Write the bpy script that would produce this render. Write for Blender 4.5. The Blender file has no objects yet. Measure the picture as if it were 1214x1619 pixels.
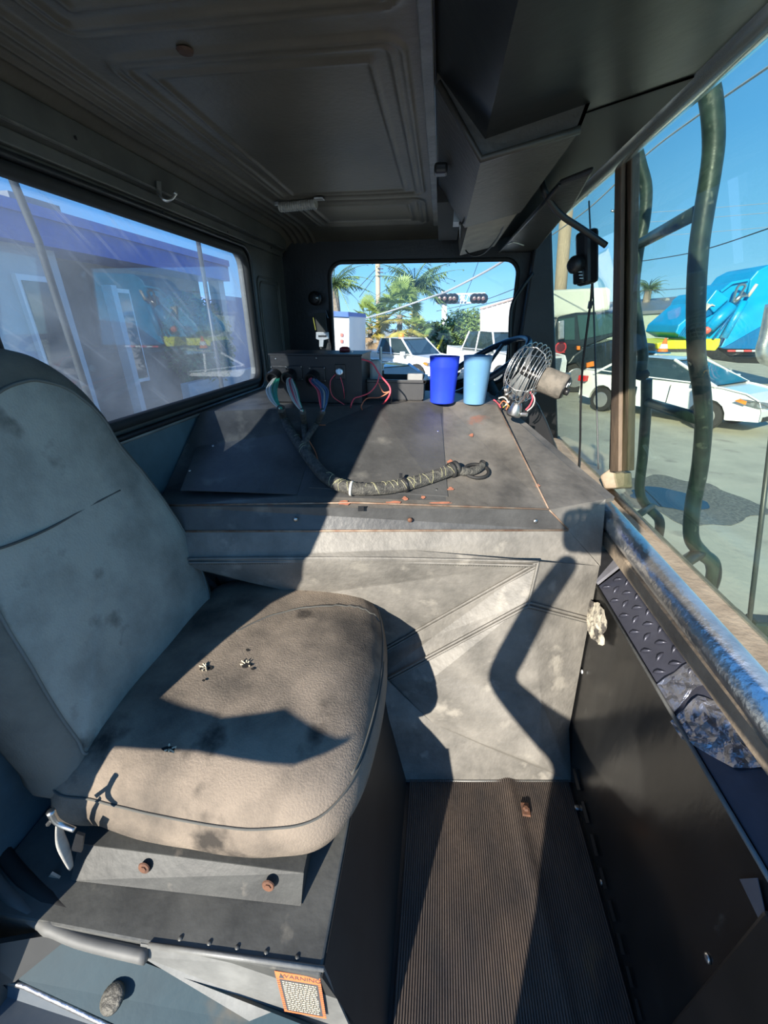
import bpy, math, random
import numpy as np
from mathutils import Vector, Matrix, noise
random.seed(7)
R = math.radians
sc = bpy.context.scene
# ------------------------------------------------------------------ camera, sky, sun, exposure
F, PIT, YAW = 640.0, R(25.1), R(7.3)
CAM = Vector((0, 0, 1.25))
cd = bpy.data.cameras.new('camera'); cam = bpy.data.objects.new('camera', cd); sc.collection.objects.link(cam)
cam.location = CAM; cam.rotation_euler = (R(90) - PIT, 0, YAW)
cd.sensor_fit = 'VERTICAL'; cd.sensor_height = 36; cd.lens = 36 * F / 1619; cd.clip_start = .01; cd.clip_end = 500
sc.camera = cam
w = bpy.data.worlds.new('world'); sc.world = w; w.use_nodes = True
nt = w.node_tree; bgn = nt.nodes['Background']
tc = nt.nodes.new('ShaderNodeTexCoord'); sx = nt.nodes.new('ShaderNodeSeparateXYZ'); rp = nt.nodes.new('ShaderNodeValToRGB')
nt.links.new(tc.outputs['Generated'], sx.inputs[0]); nt.links.new(sx.outputs['Z'], rp.inputs[0]); nt.links.new(rp.outputs[0], bgn.inputs[0])
e = rp.color_ramp.elements
e[0].position = 0; e[0].color = (.38, .68, .98, 1)
e[1].position = 1; e[1].color = (.05, .22, .62, 1)
for p, c in ((.10, (.20, .52, .94, 1)), (.28, (.10, .36, .82, 1)), (.55, (.075, .27, .68, 1))):
    n = e.new(p); n.color = c
bgn.inputs[1].default_value = 1.08
SUN = Vector((.335, .8605, -.384)).normalized()
sl = bpy.data.lights.new('sun', 'SUN'); so = bpy.data.objects.new('sun', sl); sc.collection.objects.link(so)
so.rotation_euler = SUN.to_track_quat('-Z', 'Y').to_euler(); sl.energy = 7.0; sl.angle = R(.6); sl.color = (1, .93, .82)
sc.view_settings.view_transform = 'Standard'; sc.view_settings.look = 'None'; sc.view_settings.exposure = 0.64
sc.view_settings.gamma = 1; sc.view_settings.use_curve_mapping = False
try: sc.cycles.max_bounces = 10; sc.cycles.diffuse_bounces = 6; sc.cycles.transparent_max_bounces = 16
except Exception: pass

# ------------------------------------------------------------------ measuring: a sight line of the photograph cut by a world plane
_f = Vector((-math.sin(YAW) * math.cos(PIT), math.cos(YAW) * math.cos(PIT), -math.sin(PIT)))
_r = Vector((math.cos(YAW), math.sin(YAW), 0)); _u = _r.cross(_f)
def ray(px, py): return _f + _r * ((px - 607) / F) - _u * ((py - 809.5) / F)
def P(px, py, **k):
    (a, v), = k.items(); i = 'xyz'.index(a); d = ray(px, py)
    return CAM + d * ((v - CAM[i]) / d[i])
def PP(px, py, n, c):
    d = ray(px, py); n = Vector(n); return CAM + d * ((c - n.dot(CAM)) / n.dot(d))

# ------------------------------------------------------------------ materials
MATS = {}
def mat(name, c1, c2=None, scale=8, rough=.6, metal=0, bump=0, bscale=60, spot=None, sscale=5, sth=.6, stretch=(1, 1, 1), spec=.5, contrast=(.35, .65), coat=0, emit=0):
    if name in MATS: return MATS[name]
    m = bpy.data.materials.new(name); m.use_nodes = True; t = m.node_tree; N = t.nodes; L = t.links
    b = N['Principled BSDF']; b.inputs['Roughness'].default_value = rough; b.inputs['Metallic'].default_value = metal
    b.inputs['Specular IOR Level'].default_value = spec; b.inputs['Coat Weight'].default_value = coat
    def c4(c): return (c[0], c[1], c[2], 1)
    co = N.new('ShaderNodeTexCoord'); mp = N.new('ShaderNodeMapping'); L.new(co.outputs['Object'], mp.inputs[0]); mp.inputs['Scale'].default_value = stretch
    if c2 is None: c2 = tuple(x * .8 for x in c1)
    n1 = N.new('ShaderNodeTexNoise'); n1.inputs['Scale'].default_value = scale; n1.inputs['Detail'].default_value = 8; n1.inputs['Roughness'].default_value = .62
    L.new(mp.outputs[0], n1.inputs[0])
    r1 = N.new('ShaderNodeValToRGB'); L.new(n1.outputs[0], r1.inputs[0])
    r1.color_ramp.elements[0].position = contrast[0]; r1.color_ramp.elements[0].color = c4(c2)
    r1.color_ramp.elements[1].position = contrast[1]; r1.color_ramp.elements[1].color = c4(c1)
    out = r1.outputs[0]
    if spot:
        n2 = N.new('ShaderNodeTexNoise'); n2.inputs['Scale'].default_value = sscale; n2.inputs['Detail'].default_value = 6
        L.new(mp.outputs[0], n2.inputs[0])
        r2 = N.new('ShaderNodeValToRGB'); r2.color_ramp.elements[0].position = sth; r2.color_ramp.elements[1].position = min(1, sth + .10)
        L.new(n2.outputs[1] if False else n2.outputs[0], r2.inputs[0])
        mx = N.new('ShaderNodeMix'); mx.data_type = 'RGBA'; L.new(r2.outputs[0], mx.inputs[0]); L.new(out, mx.inputs[6]); mx.inputs[7].default_value = c4(spot)
        out = mx.outputs[2]
    L.new(out, b.inputs['Base Color'])
    if bump:
        n3 = N.new('ShaderNodeTexNoise'); n3.inputs['Scale'].default_value = bscale; n3.inputs['Detail'].default_value = 5
        L.new(mp.outputs[0], n3.inputs[0]); bp = N.new('ShaderNodeBump'); bp.inputs['Strength'].default_value = bump; bp.inputs['Distance'].default_value = .01
        L.new(n3.outputs[0], bp.inputs['Height']); L.new(bp.outputs[0], b.inputs['Normal'])
    if emit:
        b.inputs['Emission Color'].default_value = c4(c1); b.inputs['Emission Strength'].default_value = emit
    MATS[name] = m; return m
def glass(name, tint, haze=.05, hazec=(.6, .65, .65), refl=.08, scratch=0, ior=1.45):
    m = bpy.data.materials.new(name); m.use_nodes = True; t = m.node_tree; N = t.nodes; L = t.links
    N.remove(N['Principled BSDF']); out = N['Material Output']
    tr = N.new('ShaderNodeBsdfTransparent'); tr.inputs[0].default_value = (*tint, 1)
    gl = N.new('ShaderNodeBsdfGlossy'); gl.inputs['Roughness'].default_value = .01
    ge = N.new('ShaderNodeNewGeometry'); dt = N.new('ShaderNodeVectorMath'); dt.operation = 'DOT_PRODUCT'
    L.new(ge.outputs['Normal'], dt.inputs[0]); L.new(ge.outputs['Incoming'], dt.inputs[1])
    ab = N.new('ShaderNodeMath'); ab.operation = 'ABSOLUTE'; L.new(dt.outputs['Value'], ab.inputs[0])
    om = N.new('ShaderNodeMath'); om.operation = 'SUBTRACT'; om.inputs[0].default_value = 1; L.new(ab.outputs[0], om.inputs[1])
    pw = N.new('ShaderNodeMath'); pw.operation = 'POWER'; pw.inputs[1].default_value = 5; L.new(om.outputs[0], pw.inputs[0])
    r0 = ((ior - 1) / (ior + 1)) ** 2; fr = N.new('ShaderNodeMath'); fr.operation = 'MULTIPLY_ADD'; fr.inputs[1].default_value = 1 - r0; fr.inputs[2].default_value = r0; L.new(pw.outputs[0], fr.inputs[0])
    df = N.new('ShaderNodeBsdfDiffuse'); df.inputs[0].default_value = (*hazec, 1)
    tl = N.new('ShaderNodeBsdfTranslucent'); tl.inputs[0].default_value = (*hazec, 1)
    ad = N.new('ShaderNodeMixShader'); ad.inputs[0].default_value = .6; L.new(df.outputs[0], ad.inputs[1]); L.new(tl.outputs[0], ad.inputs[2])
    co = N.new('ShaderNodeTexCoord'); n1 = N.new('ShaderNodeTexNoise'); n1.inputs['Scale'].default_value = 4; n1.inputs['Detail'].default_value = 9
    L.new(co.outputs['Object'], n1.inputs[0])
    mr = N.new('ShaderNodeMapRange'); mr.inputs[1].default_value = .35; mr.inputs[2].default_value = .75; mr.inputs[3].default_value = haze * .4; mr.inputs[4].default_value = haze * 1.8
    L.new(n1.outputs[0], mr.inputs[0]); hz = mr.outputs[0]
    if scratch:
        mp0 = N.new('ShaderNodeMapping'); mp0.inputs['Rotation'].default_value = (R(38), 0, 0); L.new(co.outputs['Object'], mp0.inputs[0])
        mp = N.new('ShaderNodeMapping'); mp.inputs['Scale'].default_value = (1, 1.6, 70)
        L.new(mp0.outputs[0], mp.inputs[0]); n2 = N.new('ShaderNodeTexNoise'); n2.inputs['Scale'].default_value = 2.2; n2.inputs['Detail'].default_value = 3
        L.new(mp.outputs[0], n2.inputs[0]); m2 = N.new('ShaderNodeMapRange'); m2.inputs[1].default_value = .60; m2.inputs[2].default_value = .82; m2.inputs[4].default_value = scratch
        L.new(n2.outputs[0], m2.inputs[0]); a = N.new('ShaderNodeMath'); a.operation = 'ADD'; a.use_clamp = True; L.new(hz, a.inputs[0]); L.new(m2.outputs[0], a.inputs[1]); hz = a.outputs[0]
    m1 = N.new('ShaderNodeMixShader'); L.new(fr.outputs[0], m1.inputs[0]); L.new(tr.outputs[0], m1.inputs[1]); L.new(gl.outputs[0], m1.inputs[2])
    m2_ = N.new('ShaderNodeMixShader'); L.new(hz, m2_.inputs[0]); L.new(m1.outputs[0], m2_.inputs[1]); L.new(ad.outputs[0], m2_.inputs[2])
    L.new(m2_.outputs[0], out.inputs[0]); MATS[name] = m; return m

head = mat('headliner', (.135, .118, .095), (.085, .075, .06), 3, .42, .25, .08, 90, spot=(.16, .13, .10), sscale=2.5, sth=.72)
wallm = mat('cab_wall_paint', (.115, .115, .105), (.06, .062, .058), 5, .45, .1, .1, 60)
wallblue = mat('faded_blue_wall', (.12, .19, .22), (.07, .11, .13), 5, .4, .1, .1, 50, spot=(.18, .19, .18), sscale=9, sth=.66)
blackm = mat('black_plastic', (.016, .017, .019), (.010, .010, .011), 12, .38, 0, .1, 80)
gloss = mat('black_gloss_panel', (.026, .026, .025), (.010, .010, .010), 7, .24, 0, .06, 30, spot=(.06, .06, .055), sscale=26, sth=.68, stretch=(1, 1, .4))
rubber = mat('black_rubber', (.02, .02, .02), (.012, .012, .012), 10, .7)
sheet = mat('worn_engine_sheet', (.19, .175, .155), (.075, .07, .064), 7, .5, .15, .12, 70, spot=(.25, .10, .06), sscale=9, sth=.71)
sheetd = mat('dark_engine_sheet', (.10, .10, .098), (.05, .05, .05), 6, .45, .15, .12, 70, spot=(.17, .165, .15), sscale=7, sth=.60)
vinyl = mat('grey_vinyl', (.22, .205, .18), (.12, .113, .10), 9, .56, 0, .22, 75, spot=(.27, .25, .215), sscale=14, sth=.62)
edge = mat('bare_edge', (.34, .26, .19), (.20, .11, .07), 30, .5, .3)
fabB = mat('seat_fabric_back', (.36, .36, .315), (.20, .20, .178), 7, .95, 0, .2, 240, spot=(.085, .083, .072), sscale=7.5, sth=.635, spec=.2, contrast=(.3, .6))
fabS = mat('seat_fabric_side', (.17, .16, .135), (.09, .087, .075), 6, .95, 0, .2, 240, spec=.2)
fabC = mat('seat_fabric_cushion', (.25, .205, .16), (.075, .066, .057), 5.0, .95, 0, .22, 260, spot=(.05, .044, .038), sscale=8.5, sth=.60, spec=.1, contrast=(.32, .60))
thread = mat('seam_thread', (.10, .10, .09), rough=.9)
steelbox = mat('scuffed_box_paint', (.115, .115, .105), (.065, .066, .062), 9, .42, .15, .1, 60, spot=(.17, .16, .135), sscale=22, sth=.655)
chrome = mat('chrome', (.82, .80, .77), (.52, .51, .50), 9, .30, .9, .3, 60)
steel = mat('steel', (.55, .55, .54), (.38, .38, .37), 20, .35, 1)
rust = mat('rusty_bolt', (.20, .09, .05), (.09, .05, .035), 60, .7, .3)
foil = mat('silver_foil_tape', (.50, .50, .54), (.33, .33, .36), 12, .28, .85, .6, 40)
sill = mat('dusty_sill', (.36, .29, .21), (.22, .17, .12), 14, .8, 0, .2, 90)
bodyblue = mat('faded_body_blue', (.022, .052, .068), (.016, .036, .048), 4, .6, .0, .05, 60, spot=(.075, .07, .058), sscale=7, sth=.58, spec=.2)
bodygrey = mat('bare_worn_paint', (.25, .25, .235), (.13, .13, .122), 7, .45, .15, .1, 70)
winglass = glass('rear_window_hazy', (.80, .86, .92), .16, (.62, .66, .70), scratch=.35, ior=1.75)
wsglass = glass('windshield_glass', (.84, .89, .80), .012, (.5, .6, .58))
doorglass = glass('door_glass', (.93, .95, .95), .006)
carglass = mat('car_glass', (.03, .05, .055), (.02, .035, .04), 3, .06, 0, spec=.8)
white = mat('white_paint', (.78, .79, .78), (.74, .75, .74), 2, .25, 0, coat=.5)
tyre = mat('tyre', (.03, .03, .03), rough=.8)
asphalt = mat('pale_asphalt', (.47, .45, .35), (.36, .345, .275), 1.2, .95, 0, .5, 14, spot=(.30, .28, .23), sscale=2.5, sth=.6)

# ------------------------------------------------------------------ mesh builder
class MB:
    def __init__(s): s.v = []; s.f = []; s.mi = []; s.m = 0
    def add(s, v, f):
        o = len(s.v); s.v += [Vector(p) for p in v]; s.f += [tuple(i + o for i in q) for q in f]; s.mi += [s.m] * len(f); return s
    def box(s, c, d, rot=None):
        x, y, z = [k / 2 for k in d]; c = Vector(c)
        vs = [Vector((a * x, b * y, g * z)) for g in (-1, 1) for b in (-1, 1) for a in (-1, 1)]
        if rot is not None: vs = [rot @ q for q in vs]
        return s.add([q + c for q in vs], [(0, 2, 3, 1), (4, 5, 7, 6), (0, 1, 5, 4), (2, 6, 7, 3), (0, 4, 6, 2), (1, 3, 7, 5)])
    def bb(s, a, b): return s.box([(p + q) / 2 for p, q in zip(a, b)], [abs(q - p) for p, q in zip(a, b)])
    def slab(s, poly, th):
        th = Vector(th); n = len(poly); a = [Vector(p) for p in poly]
        return s.add(a + [p + th for p in a], [tuple(range(n)), tuple(range(2 * n - 1, n - 1, -1))] + [(i, i + n, (i + 1) % n + n, (i + 1) % n) for i in range(n)])
    def slabn(s, poly, t):
        a = [Vector(p) for p in poly]; n = Vector((0, 0, 0))
        for i in range(len(a)): n += a[i].cross(a[(i + 1) % len(a)])
        return s.slab(a, n.normalized() * t)
    def rings(s, rs, cap=True, closed=False):
        n = len(rs[0]); v = [p for r_ in rs for p in r_]; f = []
        m = len(rs)
        for i in range(m if closed else m - 1):
            for j in range(n):
                a = i * n + j; b = i * n + (j + 1) % n; i2 = (i + 1) % m
                f.append((a, b, i2 * n + (j + 1) % n, i2 * n + j))
        if cap and not closed: f += [tuple(range(n - 1, -1, -1)), tuple((m - 1) * n + j for j in range(n))]
        return s.add(v, f)
    def tube(s, pts, r, n=8, closed=False, flat=1.0):
        pts = [Vector(p) for p in pts]; m = len(pts); rs = []; up = None
        for i, p in enumerate(pts):
            if closed: t = pts[(i + 1) % m] - pts[i - 1]
            else: t = pts[min(i + 1, m - 1)] - pts[max(i - 1, 0)]
            t.normalize()
            if up is None: up = Vector((0, 0, 1)) if abs(t.z) < .9 else Vector((1, 0, 0))
            a = t.cross(up)
            if a.length < 1e-5: a = t.orthogonal()
            a.normalize(); b = a.cross(t).normalized(); up = b
            rr = r(i / (m - 1)) if callable(r) else r
            rs.append([p + a * (math.cos(k * 2 * math.pi / n) * rr) + b * (math.sin(k * 2 * math.pi / n) * rr * flat) for k in range(n)])
        return s.rings(rs, True, closed)
    def lathe(s, prof, o, axis=(0, 0, 1), n=24, cap=True):
        q = Vector(axis).to_track_quat('Z', 'Y'); o = Vector(o)
        return s.rings([[o + q @ Vector((r_ * math.cos(k * 2 * math.pi / n), r_ * math.sin(k * 2 * math.pi / n), h)) for k in range(n)] for r_, h in prof], cap)
    def ball(s, c, r, n=12, sq=(1, 1, 1)):
        c = Vector(c); pr = []
        for i in range(n // 2 + 1):
            a = math.pi * i / (n // 2); rr = max(math.sin(a), .02)
            pr.append([c + Vector((rr * math.cos(k * 2 * math.pi / n) * r * sq[0], rr * math.sin(k * 2 * math.pi / n) * r * sq[1], -math.cos(a) * r * sq[2])) for k in range(n)])
        return s.rings(pr)
    def grid(s, fn, nu, nv):
        v = [fn(i / nu, j / nv) for i in range(nu + 1) for j in range(nv + 1)]
        return s.add(v, [(i * (nv + 1) + j, (i + 1) * (nv + 1) + j, (i + 1) * (nv + 1) + j + 1, i * (nv + 1) + j + 1) for i in range(nu) for j in range(nv)])
def cr(pts, k=8, closed=False):
    pts = [Vector(p) for p in pts]; n = len(pts); out = []
    for i in range(n if closed else n - 1):
        g = lambda j: pts[j % n] if closed else pts[min(max(j, 0), n - 1)]
        a, b, c, d = g(i - 1), g(i), g(i + 1), g(i + 2)
        for q in range(k):
            t = q / k; out.append(.5 * ((2 * b) + (c - a) * t + (2 * a - 5 * b + 4 * c - d) * t * t + (3 * b - a - 3 * c + d) * t ** 3))
    if not closed: out.append(pts[-1])
    return out
def tag(o, label=None, cat=None, group=None, kind=None):
    if label: o['label'] = label
    if cat: o['category'] = cat
    if group: o['group'] = group
    if kind: o['kind'] = kind
    return o
WB = {}
def obj(name, mb, m, parent=None, smooth=False, bevel=0, label=None, cat=None, group=None, kind=None, sub=0, recalc=True):
    me = bpy.data.meshes.new(name)
    if parent is not None: base = WB[parent]
    else:
        xs = [p.x for p in mb.v]; ys = [p.y for p in mb.v]; zs = [p.z for p in mb.v]
        base = Vector(((min(xs) + max(xs)) / 2, (min(ys) + max(ys)) / 2, min(zs)))
    me.from_pydata([p - base for p in mb.v], [], mb.f)
    ms = m if isinstance(m, (list, tuple)) else [m]
    for q in ms: me.materials.append(q)
    if len(ms) > 1: me.polygons.foreach_set('material_index', mb.mi)
    if recalc:
        import bmesh
        bm = bmesh.new(); bm.from_mesh(me); bmesh.ops.recalc_face_normals(bm, faces=bm.faces); bm.to_mesh(me); bm.free()
    if smooth: me.polygons.foreach_set('use_smooth', [True] * len(me.polygons))
    me.update()
    o = bpy.data.objects.new(name, me); sc.collection.objects.link(o)
    if parent is not None: o.parent = parent; o.location = (0, 0, 0)
    else: o.location = base
    if parent is not None and parent.type == 'MESH': pass
    WB[o] = base
    if sub: q = o.modifiers.new('s', 'SUBSURF'); q.levels = sub; q.render_levels = sub
    if bevel:
        q = o.modifiers.new('b', 'BEVEL'); q.width = bevel; q.segments = 2; q.limit_method = 'ANGLE'; q.angle_limit = R(35)
    return tag(o, label, cat, group, kind)
def empty(name, loc, label=None, cat=None, group=None, kind=None):
    o = bpy.data.objects.new(name, None); o.empty_display_size = .05; sc.collection.objects.link(o); o.location = loc
    WB[o] = Vector(loc); return tag(o, label, cat, group, kind)
def copy_tree(o, parent=None):
    c = o.copy(); sc.collection.objects.link(c); WB[c] = WB[o]
    if parent: c.parent = parent
    for ch in list(o.children): copy_tree(ch, c)
    return c
def st(name, mb, m, parent=None, **k):
    return obj(name, mb, m, parent, kind=None if parent is not None else 'structure', **k)
def rrect(a0, a1, b0, b1, r, n=6):
    out = []
    for (cx, cy, s0) in ((a1 - r, b1 - r, 0), (a0 + r, b1 - r, 90), (a0 + r, b0 + r, 180), (a1 - r, b0 + r, 270)):
        for i in range(n + 1):
            t = R(s0 + 90 * i / n); out.append((cx + r * math.cos(t), cy + r * math.sin(t)))
    return out
def holed(outer, inner, fn, th):
    """wall with a window hole: outer=(a0,a1,b0,b1), inner loop; fn(a,b)->point; th thickness vector"""
    a0, a1, b0, b1 = outer; ca = sum(p[0] for p in inner) / len(inner); cb = sum(p[1] for p in inner) / len(inner)
    n = len(inner); out = []
    for a, b in inner:
        da, db = a - ca, b - cb
        k = min(((a1 if da > 0 else a0) - ca) / da if abs(da) > 1e-6 else 1e9, ((b1 if db > 0 else b0) - cb) / db if abs(db) > 1e-6 else 1e9)
        out.append([ca + da * k, cb + db * k])
    for (x, y) in ((a0, b0), (a0, b1), (a1, b0), (a1, b1)):
        j = min(range(n), key=lambda i: (out[i][0] - x) ** 2 + (out[i][1] - y) ** 2); out[j] = [x, y]
    th = Vector(th); mb = MB()
    A = [fn(*p) for p in inner]; B = [fn(*p) for p in out]
    mb.rings([A, B, [p + th for p in B], [p + th for p in A]], closed=True)
    return mb

# ================================================================== SETTING: cab shell
XR, YF, YN = -.75, 2.13, .2
wsx = lambda z: .42 + (1.62 - z) * .2
# floor
st('floor', MB().bb((-.78, .16, -.05), (.72, 2.2, -.004)), blackm)
# ceiling with pressed ribs
def rib(d, w_): return math.exp(-(d / w_) ** 2)
def rectd(x, y, x0, x1, y0, y1, r):
    qx = abs(x - (x0 + x1) / 2) - (x1 - x0) / 2 + r; qy = abs(y - (y0 + y1) / 2) - (y1 - y0) / 2 + r
    return math.hypot(max(qx, 0), max(qy, 0)) + min(max(qx, qy), 0) - r
def ceil_z(x, y):
    z = 1.62
    for (x0, x1, y0, y1) in ((-.55, -.07, .10, .745), (-.545, -.078, .805, 1.60), (-.53, -.08, 1.645, 2.0)):
        d = rectd(x, y, x0, x1, y0, y1, .035)
        z += -.006 * rib(d, .006) - .006 * rib(d + .017, .006) - .005 * rib(d + .052, .006)
    for xx in (-.595, -.625, -.655, -.685): z -= .007 * rib(x - xx, .007)
    if x < -.70: z -= (-.70 - x) * .9
    if y < .55: z += (.55 - y) ** 2 * .5
    if y > 1.95: z -= (y - 1.95) ** 2 * 1.2
    z += .002 * noise.noise(Vector((x * 5, y * 5, 0)))
    return z
g = MB().grid(lambda u, v: Vector((-.76 + u * .73, .18 + v * 1.97, ceil_z(-.76 + u * .73, .18 + v * 1.97))), 200, 330)
ceiling = st('ceiling', g, head, smooth=True)
obj('roof_skin', MB().bb((-.80, .18, 1.76), (.42, 2.2, 1.80)), white, ceiling)
# rear wall (behind the seat) with window
wz0, wz1, wy0, wy1 = 1.03, 1.485, .645, 1.705
inner = rrect(wy0, wy1, wz0, wz1, .05)
m = holed((YN, YF + .03, -.02, 1.66), inner, lambda a, b: Vector((XR, a, b)), (-.03, 0, 0))
wall_rear = st('wall_rear', m, wallm)
b = MB()
for dy, w_ in ((0, .004), (.018, .004)):
    b.tube([Vector((XR + .002, a, z_)) for a, z_ in rrect(1.80 + dy, 2.04 - dy, .98 + dy, 1.42 - dy, .03)], w_, 6, closed=True)
obj('pressed_rib', b, wallm, wall_rear, smooth=True)
obj('lower_panel', MB().slabn([(XR + .002, .2, .3), (XR + .002, .2, 1.0), (XR + .002, 1.76, 1.0), (XR + .002, 1.76, .3)], .004), wallblue, wall_rear, label='faded blue painted panel below the rear window')
b = MB().bb((XR, YN, 1.545), (XR + .035, 2.1, 1.60)); b.bb((XR, YN, 1.520), (XR + .014, 2.1, 1.545))
obj('header_rail', b, wallm, wall_rear, bevel=.003)
obj('header_lip', MB().bb((XR + .034, YN, 1.545), (XR + .038, 2.05, 1.549)), steel, wall_rear)
obj('sill_strip', MB().tube([(XR + .008, .5, .992), (XR + .008, 1.76, .985)], .005, 6), bodygrey, wall_rear, smooth=True, label='bare metal edge strip under the rear window')
win1 = empty('window_1', (XR, 1.2, wz0), kind='structure')
b = MB(); b.tube([Vector((XR + .004, a, z_)) for a, z_ in rrect(wy0, wy1, wz0, wz1, .05)], .014, 8, closed=True)
obj('window_seal', b, rubber, win1, smooth=True)
b = MB(); b.tube([Vector((XR + .010, a, z_)) for a, z_ in rrect(wy0 - .035, wy1 + .030, wz0 - .030, wz1 + .02, .06)], .008, 8, closed=True)
obj('outer_trim', b, blackm, win1, smooth=True)
obj('window_pane', MB().bb((XR - .018, wy0 - .005, wz0 - .005), (XR - .013, wy1 + .005, wz1 + .005)), winglass, win1)
# far side wall and door
fx0, fx1, fz0, fz1 = -.53, .325, .98, 1.50
m = holed((XR, .425, -.02, 1.66), rrect(fx0, fx1, fz0, fz1, .06), lambda a, b: Vector((a, YF, b)), (0, .05, 0))
st('wall_far', m, blackm)
m = MB(); m.slabn([(.33, YF - .01, .0), (.37, YF - .01, 1.66), (wsx(1.66) + .005, YF - .01, 1.66), (wsx(0) + .01, YF - .01, 0)], -.06)
st('trim_1', m, blackm, bevel=.01)
door1 = empty('door_1', (-.1, YF, 0), kind='structure')
obj('door_pane', MB().bb((fx0 - .01, YF + .02, fz0 - .01), (fx1 + .01, YF + .024, fz1 + .01)), doorglass, door1)
obj('door_seal', MB().tube([Vector((a, YF - .002, z_)) for a, z_ in rrect(fx0, fx1, fz0, fz1, .06)], .009, 8, closed=True), rubber, door1, smooth=True)
b = MB().tube(cr([P(842, 432, y=2.06), P(822, 460, y=2.04), P(808, 490, y=2.03), P(806, 560, y=2.03), P(806, 612, y=2.04)], 5), .008, 8)
obj('pull_bar', b, blackm, door1, smooth=True)
# near wall: post behind the door opening, header over it, front post
wall_near = st('wall_near', MB().slab([(-.78, .14, -.02), (-.655, .14, -.02), (-.65, .14, .62), (-.665, .14, .74), (-.675, .14, .88), (-.62, .14, .95), (-.585, .14, 1.03), (-.565, .14, 1.15), (-.575, .14, 1.26), (-.645, .14, 1.52), (-.645, .14, 1.74), (-.78, .14, 1.74)], (0, .05, 0)), wallm)
b = MB().slab([(-.86, -.10, .775), (-.60, -.10, .79), (-.42, -.10, .785), (-.36, -.10, .80), (-.50, -.10, .84), (-.60, -.10, .825), (-.86, -.10, .85)], (0, .012, 0)); b.bb((-.80, -.10, .78), (-.76, .15, .84))
obj('shadow_caster', b, steelbox, wall_near)  # made-up plate out of view, added to cast the shadow band across the cushion
# windshield
def W(y, z, off=0): return Vector((wsx(z) + off, y, z))
win2 = empty('window_2', (.5, 1.7, .7), kind='structure')
PY = 1.385
def pane(n, y0, y1, off=.012):
    b = MB().slabn([W(y0, .70, off), W(y0, 1.63, off), W(y1, 1.63, off), W(y1, .70, off)], .005); return obj(n, b, wsglass, win2)
pane('far_pane', PY + .01, YF - .04); pane('near_pane', .22, PY - .01)
b = MB().slabn([P(975, 240, x=.425), P(998, 240, x=.425), P(992, 745, x=.59), P(962, 745, x=.59)], .02)
b.slabn([P(980, 240, x=.42), P(990, 240, x=.42), P(984, 745, x=.585), P(970, 745, x=.585)], -.012)
postm = mat('worn_post_paint', (.20, .145, .10), (.09, .07, .055), 14, .6, 0, .15, 70, stretch=(1, 1, .3))
obj('centre_post', b, postm, win2, bevel=.003)
b = MB().tube([W(PY - .02, .735, .0), W(.95, .72, .0), W(.25, .72, 0)], .012, 8)
obj('lower_seal', b, sill, win2, smooth=True)
b = MB().tube([W(.24, 1.615, -.004), W(YF - .03, 1.615, -.004)], .014, 8)
obj('upper_seal', b, rubber, win2, smooth=True)
# glossy header moulding along the windshield top
hb = mat('header_gloss', (.62, .66, .64), (.42, .46, .46), 5, .16, .75, stretch=(6, .6, 6))
b = MB(); n_ = 14
b.grid(lambda u, v: Vector((.368 + .060 * u, .22 + v * 1.62, 1.606 - .016 * math.sin(u * math.pi * .85) + .004 * u)), n_, 20)
st('trim_2', b, hb, smooth=True)
# windshield bottom shelf
b = MB().slabn([(.47, .24, .695), (.47, 1.12, .70), (.505, 1.5, .715), (.45, YF, .70), (.62, YF, .70), (.615, .24, .705)], -.03)
st('trim_3', b, sill)
b = MB().slabn([P(948, 752, y=1.36), P(965, 740, y=1.36), P(998, 745, y=1.34), P(1000, 770, y=1.30), P(955, 772, y=1.34)], .03)
st('trim_4', b, sill, bevel=.006)
# right (front) lower wall, outside of view under the windshield
st('wall_front', MB().slabn([(.62, .2, -.02), (.62, YF, -.02), (.62, YF, .68), (.62, .2, .68)], .03), blackm)

# ------------------------------------------------------------------ ribbed floor mat
mat_m = mat('ribbed_mat_rubber', (.105, .078, .06), (.05, .042, .038), 9, .65, 0, .2, 70, spot=(.17, .11, .06), sscale=8, sth=.66, stretch=(1, .5, 1))
b = MB(); n = 84; x0, x1 = -.02, .452; prof = []
for i in range(n):
    xa = x0 + (x1 - x0) * i / n; w_ = (x1 - x0) / n
    prof += [(xa, .001), (xa + w_ * .28, .001), (xa + w_ * .38, .005), (xa + w_ * .85, .005), (xa + w_ * .95, .001)]
b.grid(lambda u, v: (lambda p, y: Vector((p[0], y, p[1] + .0035 * noise.noise(Vector((p[0] * 9, y * 5, 0))) + .007 * rib(p[0] - .33 + .12 * (y - .3), .02))))(prof[min(int(u * (len(prof) - 1) + .5), len(prof) - 1)], .2 + v * .66), len(prof) - 1, 26)
fm = empty('floor_mat', (.216, .5, 0), 'brown-black ribbed rubber floor mat in the footwell', 'floor mat')
obj('ribbed_sheet', b, mat_m, fm)
b = MB(); c = P(831, 1280, z=.012); b.box(c, (.022, .034, .008)); b.lathe([(.009, 0), (.009, .008), (.005, .010)], c, n=6)
obj('loose_nut_plate', b, rust, None, label='small rusty nut on a square washer lying on the ribbed mat', cat='nut', bevel=.002)
b = MB(); c = P(912, 1278, z=.008); b.lathe([(.008, 0), (.008, .006), (.004, .008)], c, n=10); obj('mat_screw', b, steel, fm)

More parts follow.
